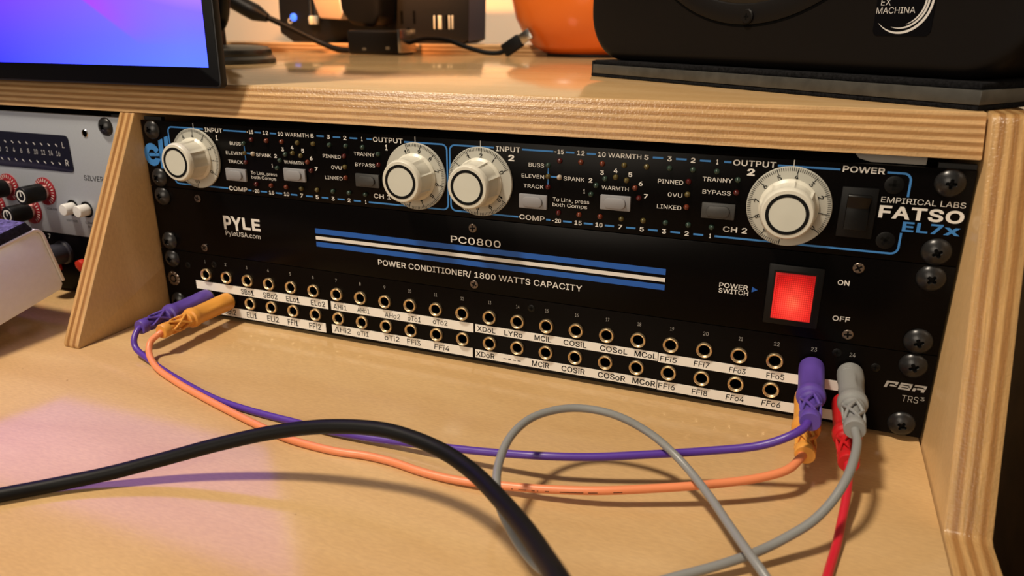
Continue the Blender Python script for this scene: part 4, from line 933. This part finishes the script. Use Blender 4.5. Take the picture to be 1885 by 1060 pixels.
def barrel_knob(root, x, z):
    d = MB()
    d.lathe([(10.3, 0), (10.3, -1.0), (9.8, -1.3), (5.6, -1.4)], (x, z), M['red_anod'], seg=48)
    dd = d.build('red_dial', root)
    tk = MB()
    for q in range(22):
        a = math.radians(-150 + q * 300 / 21); s_, c_ = math.sin(a), math.cos(a)
        tk.poly([(x + 7.2 * s_ - 0.22 * c_, z + 7.2 * c_ + 0.22 * s_), (x + 7.2 * s_ + 0.22 * c_, z + 7.2 * c_ - 0.22 * s_), (x + 9.7 * s_ + 0.3 * c_, z + 9.7 * c_ - 0.3 * s_), (x + 9.7 * s_ - 0.3 * c_, z + 9.7 * c_ + 0.3 * s_)], -1.42, M['whiteink'])
    tk.build('dial_ticks', dd)
    kb = MB().lathe([(5.7, -1.4), (5.7, -4.2), (5.5, -4.3)], (x, z), M['metal'], seg=32).build('knob_collar', dd)
    k2 = MB().lathe([(6.4, -4.2), (6.6, -5), (6.5, -18.6), (6.1, -19.2), (0.02, -19.3)], (x, z), M['matte_black'], seg=36, cap1=False).build('knob', root)
    rg = MB().lathe([(4.3, -19.22), (4.3, -19.42), (3.4, -19.42), (3.4, -19.22)], (x, z), M['whiteink'], seg=40, cap0=False, cap1=False)
    rg.box(x - 0.45, x + 0.45, -19.43, -19.25, z - 0.3, z + 3.8, M['whiteink']); rg.build('pointer_mark', k2)
for x in (-105.6, -144.5, -183.4, -222.3): barrel_knob(sv, x, 76.6)
for x in (-125.0, -163.9, -202.8): barrel_knob(sv, x, 60.5)
for x in (-80.6, -66.6):
    b = MB().lathe([(5.9, 0), (5.9, -0.5), (5.1, -0.6), (5.0, -0.05)], (x, 66.2), M['blackink'], seg=32, cap1=False).lathe([(5.3, -0.07), (0.02, -0.07)], (x, 66.2), M['slot'], seg=24, cap1=False).build('button_ring', sv)
    MB().lathe([(4.3, 0), (4.3, -7.6), (3.8, -8.3), (0.02, -8.4)], (x, 66.2), M['white_pl'], seg=32, cap1=False).build('white_button', sv)
bu = thing('rack_unit', 'black rack unit with dark knobs and red caps, below the silver unit on the left', 'audio equipment', (-257, 0, 0))
MB().box(SX0, SX1, 0, 3, 0.3, 44.4, M['panel'], 0.35).build('faceplate', bu)
MB().box(-478, -36, 3, 220, 2, 42, M['chassis']).build('chassis', bu)
MB().text('7', -113.4, -111.0, 39.8, 43.2, TY, M['whiteink']).build('white_lettering', bu)
for x in (-99.0, -150, -201):
    MB().lathe([(9.0, 0), (9.0, -2), (8.0, -3), (7.6, -20), (6.8, -22), (0.02, -22.2)], (x, 30.5), M['blue_black'], seg=36, cap1=False).build('knob', bu)
for x, z in ((-80.5, 22.5), (-109.0, 17), (-138.0, 17)):
    MB().prism([(x - 4, z - 1), (x, z - 4.5), (x + 4, z - 1), (x + 4, z + 3), (x, z + 5), (x - 4, z + 3)], 'y', -5, 0, M['red_pl'], 0.8).build('red_cap', bu)

# ------------------------------------------------------------------ white box with felt top on the left
wb = thing('felt_topped_box', 'white box with a dark grey felt top, tilted on the desk at the left edge', 'box', (-150, -100, DESK_T))
th = math.radians(12.2)
# side outline in (depth, height) along the tilted case: u runs back, v runs up
O = (-164.0, -1.6)
def uv(u, v): return (O[0] + u * math.cos(th) - v * math.sin(th), O[1] + u * math.sin(th) + v * math.cos(th))
Lu, Hv = 121.5, 44.0
case = [uv(1, 0), uv(Lu - 2.5, 0)] + [uv(Lu, 3.0)] + [uv(Lu - 5 + 5 * math.sin(a), Hv - 5 + 5 * math.cos(a)) for a in [math.radians(d) for d in (90, 65, 40, 20, 0)]] + [uv(5 - 5 * math.sin(a), Hv - 5 + 5 * math.cos(a)) for a in [math.radians(d) for d in (0, 30, 60, 90)]]
MB().prism(case, 'x', -330, -44.2, M['white_case'], 0.5).build('case', wb)
lip = [uv(Lu + 0.1, 5.0), uv(Lu + 1.8, 5.0)] + [uv(Lu - 4.6 + 6.4 * math.sin(a), Hv - 4.6 + 6.4 * math.cos(a)) for a in [math.radians(d) for d in (90, 65, 40, 20, 0)]] + [uv(0, Hv + 1.8), uv(0, Hv + 0.05)] + [uv(Lu - 4.9 + 5.0 * math.sin(a), Hv - 4.9 + 5.0 * math.cos(a)) for a in [math.radians(d) for d in (0, 20, 40, 65, 90)]]
MB().prism(lip, 'x', -330, -42.8, M['white_pl'], 0.2).build('rim', wb)
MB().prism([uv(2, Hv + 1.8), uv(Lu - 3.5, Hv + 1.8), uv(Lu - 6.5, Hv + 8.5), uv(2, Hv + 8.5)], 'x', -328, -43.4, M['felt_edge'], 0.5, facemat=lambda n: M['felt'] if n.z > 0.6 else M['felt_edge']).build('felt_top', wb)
for x in (-300, -90):
    MB().prism([uv(60, 0.0), uv(76, 0.0), (uv(76, 0)[0] - 2, DESK_T), (uv(60, 0)[0] + 2, DESK_T)], 'x', x, x + 14, M['matte_black'], 0.5).build('foot', wb)

# ------------------------------------------------------------------ screen standing at the shelf's front edge
mo = thing('computer_screen', 'black-framed computer screen showing a blue and violet gradient, on the shelf above the silver unit', 'screen', (-120, 40, 157.5))
Mx0, Mx1, Mz0, Mz1 = -500.0, 80.6, 156.2, 506.0
lean = math.radians(1.5)
def mon(mb, x0, x1, z0, z1, y0, y1, mat, bev=0.0, corner=0.0):
    rot = Matrix.Translation((0, -10, Mz0)) @ Matrix.Rotation(-lean, 4, 'X')
    if corner:
        o = arc(x1 - corner, z1 - Mz0 - corner, corner, 0, 90) + arc(x0 + corner, z1 - Mz0 - corner, corner, 90, 180) + arc(x0 + corner, z0 - Mz0 + corner, corner, 180, 270) + arc(x1 - corner, z0 - Mz0 + corner, corner, 270, 360)
        mb.prism(o, 'y', y0, y1, mat, bev, 2, None, rot)
    else: mb.box(x0, x1, y0, y1, z0 - Mz0, z1 - Mz0, mat, bev, 2, None, rot)
m1 = MB(); mon(m1, Mx0, Mx1, Mz0, Mz1, 0.0, 5.5, M['bezel_edge'], 0.8, 3.5); m1.build('frame', mo)
m2 = MB(); mon(m2, Mx0 + 1.2, Mx1 - 1.2, Mz0 + 1.2, Mz1 - 1.2, -0.25, 0.3, M['bezel'], 0.1, 2.6); m2.build('bezel', mo)
# the picture panel has its own origin at its lower right corner
scr = MB(); scr.box(-560, 0, -0.4, -0.2, 0, 328.0, M['screen'])
for v in scr.bm.verts: v.co = Matrix.Rotation(-lean, 3, 'X') @ v.co
so = scr.build('display', base=(0, 0, 0)); ROOT_BASE.pop(so.name, None); so.parent = mo
bz = ROOT_BASE[mo.name]; so.location = Vector(((72.8 - bz[0]) * K, (-10.0 - bz[1]) * K, (168.2 - bz[2]) * K))
sd = MB(); sd.box(-190, -50, 20, 130, 157.5, 162, M['bezel_edge'], 1.0); sd.prism([(70, 160), (84, 160), (20, 268), (6, 268), (4, 240)], 'x', -150, -90, M['bezel_edge'], 1.0); sd.build('stand', mo)

# ------------------------------------------------------------------ loudspeaker on its pad, toed in
PO = Vector((480.0, 7.6)); D = Vector((-0.789, 0.613)); D.normalize(); N = Vector((0.613, 0.789)); N.normalize()
ROT = Matrix(((D.x, N.x, 0, PO.x), (D.y, N.y, 0, PO.y), (0, 0, 1, 0), (0, 0, 0, 1)))     # (s, n, z) -> scene mm
pad = thing('isolation_pad', 'black and grey layered isolation pad under the loudspeaker at the shelf corner', 'speaker pad', (440, 150, 157.5))
PW, PD = 283.5, 262
MB().box(0.3, PW, 0.3, PD, 157.5, 160.0, M['foam'], 0.8, 2, None, ROT).build('foam_base', pad)
MB().box(0, PW - 2.5, 0, PD, 160.0, 166.2, M['pad_grey'], 0.3, 2, None, ROT).build('grey_core', pad)
MB().box(1.5, PW - 1, 2.0, PD, 166.2, 169.3, M['foam'], 1.0, 2, None, ROT).build('foam_top', pad)
MB().box(PW - 2.5, PW + 0.3, 0.8, PD - 2, 158.2, 168.8, M['foam'], 0.9, 2, None, ROT).build('foam_edge', pad)
spk = thing('loudspeaker', 'large matte black loudspeaker with rounded corners on the layered pad, top right', 'speaker', (440, 150, 169.3))
SZ0 = 169.3; SW, SH, SD = 315.0, 420.0, 250.0; sc_ = 141.5
def rrect(cx, cz, w, h, r, n=10):
    return arc(cx + w / 2 - r, cz + h / 2 - r, r, 0, 90, n) + arc(cx - w / 2 + r, cz + h / 2 - r, r, 90, 180, n) + arc(cx - w / 2 + r, cz - h / 2 + r, r, 180, 270, n) + arc(cx + w / 2 - r, cz - h / 2 + r, r, 270, 360, n)
body = MB(); cz_ = SZ0 + SH / 2
loops = []
for (inset, nn) in [(7.0, 8.0), (5.0, 8.3), (3.2, 9.2), (1.7, 10.6), (0.6, 12.6), (0, 15.0), (0, SD), (1.5, SD + 3), (6, SD + 5)]:
    loops.append([body.bm.verts.new(ROT @ Vector((a, nn, b))) for a, b in rrect(sc_, cz_, SW - 2 * inset, SH - 2 * inset, 34 - inset)])
for A, B in zip(loops[:-1], loops[1:]):
    for k in range(len(A)): body.face((A[k], A[(k + 1) % len(A)], B[(k + 1) % len(B)], B[k]), M['speaker'])
body.face(loops[0], M['speaker']); body.face(loops[-1][::-1], M['speaker'])
body.build('cabinet', spk, recalc=True)
WC = (145.5, 313.0)
def ringmesh(prof, mat, seg=96, matfun=None):
    mb = MB(); rings = []
    for r, nn in prof: rings.append([mb.bm.verts.new(ROT @ Vector((WC[0] + r * math.cos(2 * math.pi * k / seg), nn, WC[1] + r * math.sin(2 * math.pi * k / seg)))) for k in range(seg)])
    for i in range(len(rings) - 1):
        for k in range(seg): mb.face((rings[i][k], rings[i][(k + 1) % seg], rings[i + 1][(k + 1) % seg], rings[i + 1][k]), mat)
    return mb
ringmesh([(121.0, 8.06), (121.0, 7.9), (119.5, 7.9), (119.5, 8.06)], M['slot']).build('shadow_gap', spk, recalc=True)  # raised black ring; its colour stands in for the shade of a gap
wf = ringmesh([(119.5, 8.0), (119.5, 7.6), (119.0, 7.3), (109.0, 7.2), (108.2, 7.7), (108.0, 7.98)], M['speaker2']).build('driver_ring', spk, recalc=True)
ringmesh([(108.1, 7.95), (104, 6.2), (98, 5.6), (92, 6.6), (88, 7.9), (30, 7.95), (0.05, 7.95)], M['cone']).build('driver_cone', wf, recalc=True)
for a in (268.5, 328.5, 208.5, 28.5, 88.5, 148.5):
    c = Vector((WC[0] + 115.2 * math.cos(math.radians(a)), 0, WC[1] + 115.2 * math.sin(math.radians(a))))
    mb = MB(); seg = 24
    pr = [(4.2, 7.2), (4.2, 6.3), (3.6, 5.7), (0.02, 5.5)]; rings = [[mb.bm.verts.new(ROT @ Vector((c.x + r * math.cos(2 * math.pi * k / seg), nn, c.z + r * math.sin(2 * math.pi * k / seg)))) for k in range(seg)] for r, nn in pr]
    for i in range(3):
        for k in range(seg): mb.face((rings[i][k], rings[i][(k + 1) % seg], rings[i + 1][(k + 1) % seg], rings[i + 1][k]), M['speaker2'])
    mb.box(c.x - 1.7, c.x + 1.7, 5.4, 5.7, c.z - 0.42, c.z + 0.42, M['recess'], 0, 2, None, ROT); mb.box(c.x - 0.42, c.x + 0.42, 5.4, 5.7, c.z - 1.7, c.z + 1.7, M['recess'], 0, 2, None, ROT)
    mb.build('driver_screw', wf)
# badge: text reads from larger s to smaller s
bd = MB().prism(rrect(47.2, 203.5, 29.5, 31.0, 3.0), 'y', 7.75, 8.02, M['badge'], 0, 2, None, ROT).build('badge', spk)
bt = MB()
def btext(s, s0, s1, z0, z1, bold=0.0):
    V, F, bb, cap = text_mesh(s, bold, 0)
    vs = [bt.bm.verts.new(ROT @ Vector((s0 - (v[0] - bb[0]) / (bb[1] - bb[0]) * (s0 - s1), 7.70, z0 + v[1] / cap * (z1 - z0)))) for v in V]
    for f in F: bt.face([vs[i] for i in f], M['silver_ink'], False)
btext('EX', 59.6, 54.6, 201.9, 204.9, -0.004); btext('MACHINA', 61.4, 41.6, 198.2, 201.0, -0.006)
def crescent(cx, cz, r, a0, a1, w, off=(0, 0)):
    n = 36; o, i_ = [], []
    for q in range(n + 1):
        t = math.radians(a0 + (a1 - a0) * q / n); f = math.sin(math.pi * q / n) ** 0.7
        o.append((cx - r * math.cos(t), cz + r * math.sin(t))); i_.append((cx - (r - w * f) * math.cos(t), cz + (r - w * f) * math.sin(t)))
    vo = [bt.bm.verts.new(ROT @ Vector((a, 7.70, b))) for a, b in o]; vi = [bt.bm.verts.new(ROT @ Vector((a, 7.70, b))) for a, b in i_]
    for q in range(n): bt.face((vo[q], vo[q + 1], vi[q + 1], vi[q]), M['silver_ink'], False)
crescent(48.3, 204.2, 15.2, -138, 62, 1.25); crescent(48.0, 204.2, 12.9, -112, 58, 1.0); crescent(47.6, 204.2, 11.2, -78, 54, 0.9)
bt.build('badge_lettering', bd)

# ------------------------------------------------------------------ things at the back of the shelf
SH_T = 157.5; LE_T = 170.5
bs = thing('desk_lamp', 'black articulated lamp with a heavy round base, behind the screen', 'lamp', (-157, 240, SH_T))
MB().lathe([(60, 157.5), (62, 158.2), (62, 161.5), (59.5, 164.2), (58.5, 164.8), (59.0, 167.0), (58.0, 170.5), (54.0, 173.2), (40, 174.4), (0.05, 174.8)], (-157, 240), M['lamp_black'], 'z', 72, cap1=False).build('base', bs)
am = MB()
am.lathe([(11, 174), (11, 190), (9, 194)], (-157, 247), M['gloss_black'], 'z', 24)
am.tube([(-157, 247, 188), (-146, 247, 200), (-140, 247, 226)], 7.5, M['gloss_black'], 14, 4)
am.tube([(-164, 241, 186), (-168, 241, 200), (-154, 241, 232)], 6, M['gloss_black'], 14, 4)
am.build('arm_joint', bs)
MB().tube([(-146, 247, 222), (-158, 265, 360), (-110, 320, 500)], 6, M['gloss_black'], 12, 6).build('arm', bs)
MB().lathe([(5, 241), (5, 237.5), (4, 237), (0.02, 237)], (-140, 228), M['metal'], seg=24, cap1=False).build('joint_cap', bs)
hd = MB().lathe([(14, 508), (34, 490), (46, 470), (44.5, 470), (32.5, 488), (12, 505)], (-110, 320), M['gloss_black'], 'z', 48, cap1=False, cap0=True); hd.build('lamp_shade', bs)
lamp('wall_tint_spot', 'SPOT', W(-110, 340, 474), 26.0, (1.0, 0.40, 0.12), 0.02, W(-230, 780, 240), math.radians(75))  # orange spot added to warm the back wall; no lit bulb in view
pw = thing('power_strip', 'black power strip block with outlet slots and a blue light, at the shelf back', 'power strip', (-160, 620, LE_T))
Py = 600
pbod = MB().prism([(-354, 184), (-332, 171), (-48, 171), (-36, 176), (-33, 290), (-350, 290)], 'y', Py, Py + 55, M['tower'], 2.0).build('body', pw)
MB().prism([(-37, 173), (-13, 178), (-10, 288), (-33, 288)], 'y', Py - 3, Py, M['blue_black'], 0.8).build('end_cap', pw)
for x in (-143, -123): 
    MB().box(x, x + 3.5, Py - 0.6, Py, 197, 214, M['slot']).build('outlet_slot', pw)
MB().lathe([(4, Py), (4, Py - 0.6), (0.02, Py - 0.6)], (-131, 188), M['slot'], seg=20, cap1=False).build('ground_hole', pw)
for x, w, mm in ((-91, 3, 'port'), (-84, 7, 'port'), (-72, 3, 'slot'), (-68, 3, 'port'), (-63, 3, 'port')):
    MB().box(x, x + w * 0.8, Py - 0.8, Py, 190, 208, M[mm], 0.4).build('port', pw)
MB().lathe([(5.5, Py), (5.5, Py - 2), (4, Py - 3), (0.02, Py - 3.2)], (-326, 206), M['led_on'], seg=24, cap1=False).build('lit_button', pw)
MB().lathe([(4, Py), (4, Py - 1), (2.8, Py - 1), (2.6, Py)], (-333, 201), M['port'], seg=24, cap0=False, cap1=False).build('indicator_ring', pw)
for x in (-291, -283):
    MB().tube([(x + 4, Py - 5, 280), (x + 1, Py - 5, 230), (x, Py - 5, 204)], 2.6, M['metal'], 10, 3).lathe([(3.6, 196), (4.5, 199), (4.5, 205), (3, 208)], (x, Py - 5), M['port'], 'z', 16).build('metal_rod', pw)
tag(MB().prism([(-272, 290), (-258, 226), (-250, 204), (-214, 202), (-208, 212), (-224, 290)], 'y', Py - 44, Py - 3, M['beige'], 3, 2, facemat=lambda n: M['white_pl'] if n.x > 0.35 else M['beige']).build('power_plug', base=(-240, Py - 20, 202)), 'pale beige angular plug in the power strip', 'plug')
tag(MB().prism([(-216, 290), (-210, 214), (-196, 196), (-158, 192), (-148, 206), (-142, 290)], 'y', Py - 50, Py - 3, M['matte_black'], 6, 3).build('power_adapter', base=(-180, Py - 20, 192)), 'black power adapter beside the pale plug in the power strip', 'power adapter')
hb = thing('usb_hub', 'small black block with a silver stripe lying in front of the power strip', 'usb hub', (-130, 540, SH_T))
hbm = MB().box(-182, -100, 520, 560, 157.6, 189, M['matte_black'], 4, 3).build('body', hb)
MB().box(-103, -98.5, 519, 561, 160, 189.5, M['metal'], 1).build('silver_stripe', hb)
MB().box(-158, -152, 519.4, 520.4, 163, 166, M['metal']).build('contact', hb); MB().box(-122, -116, 519.4, 520.4, 164, 168, M['metal']).build('contact', hb)
uc = thing('usb_cable', 'thin black usb cable with a metal-tipped connector pointing up, beside the orange vase', 'cable', (20, 540, SH_T))
MB().tube([(-98.6, 540, 173), (-70, 540, 178), (-40, 540, 176), (-10, 535, 168), (20, 530, 162), (36, 530, 162), (44, 530, 164)], 3.0, M['black_c'], 12, 6).build('cord', uc)
UR = Matrix.Translation((44, 530, 164)) @ Matrix.Rotation(math.radians(-32), 4, 'Y')
MB().box(0, 26, -5, 5, -8, 8, M['matte_black'], 1.5, 2, None, UR).build('connector_housing', uc)
MB().box(26, 42, -3, 3, -6.2, 6.2, M['metal'], 0.4, 2, None, UR).build('connector_tip', uc)
bc = thing('connector_cord', 'black cord with a thick moulded connector hanging in front of the power strip', 'cable', (-230, 560, SH_T))
MB().tube([(-200, 560, 161), (-225, 560, 162.5), (-255, 560, 172), (-290, 545, 190), (-322, 530, 206), (-350, 520, 216)], 4.2, M['black_c'], 12, 6).build('cord', bc)
MB().tube([(-318, 530, 204), (-340, 524, 214), (-372, 515, 232), (-420, 510, 256)], lambda t: 6 + 6 * min(1, t * 4), M['matte_black'], 10, 4).build('connector', bc)
va = thing('vase', 'round glossy orange vase standing on the shelf behind the loudspeaker', 'vase', (140, 610, SH_T))
MB().lathe([(60, 161), (68, 161.5), (82, 171), (95, 186), (104, 203), (109, 225), (109, 250), (103, 280), (90, 305), (70, 325), (60, 332), (60, 345), (56, 345), (56, 330)], (140, 610), M['orange_v'], 'z', 80, cap1=False).build('body', va)
MB().lathe([(64, 157.5), (65, 158), (65, 161.2), (60, 161.5)], (140, 610), M['foot'], 'z', 64).build('foot_ring', va)

# ------------------------------------------------------------------ dark cabinet to the right of the desk
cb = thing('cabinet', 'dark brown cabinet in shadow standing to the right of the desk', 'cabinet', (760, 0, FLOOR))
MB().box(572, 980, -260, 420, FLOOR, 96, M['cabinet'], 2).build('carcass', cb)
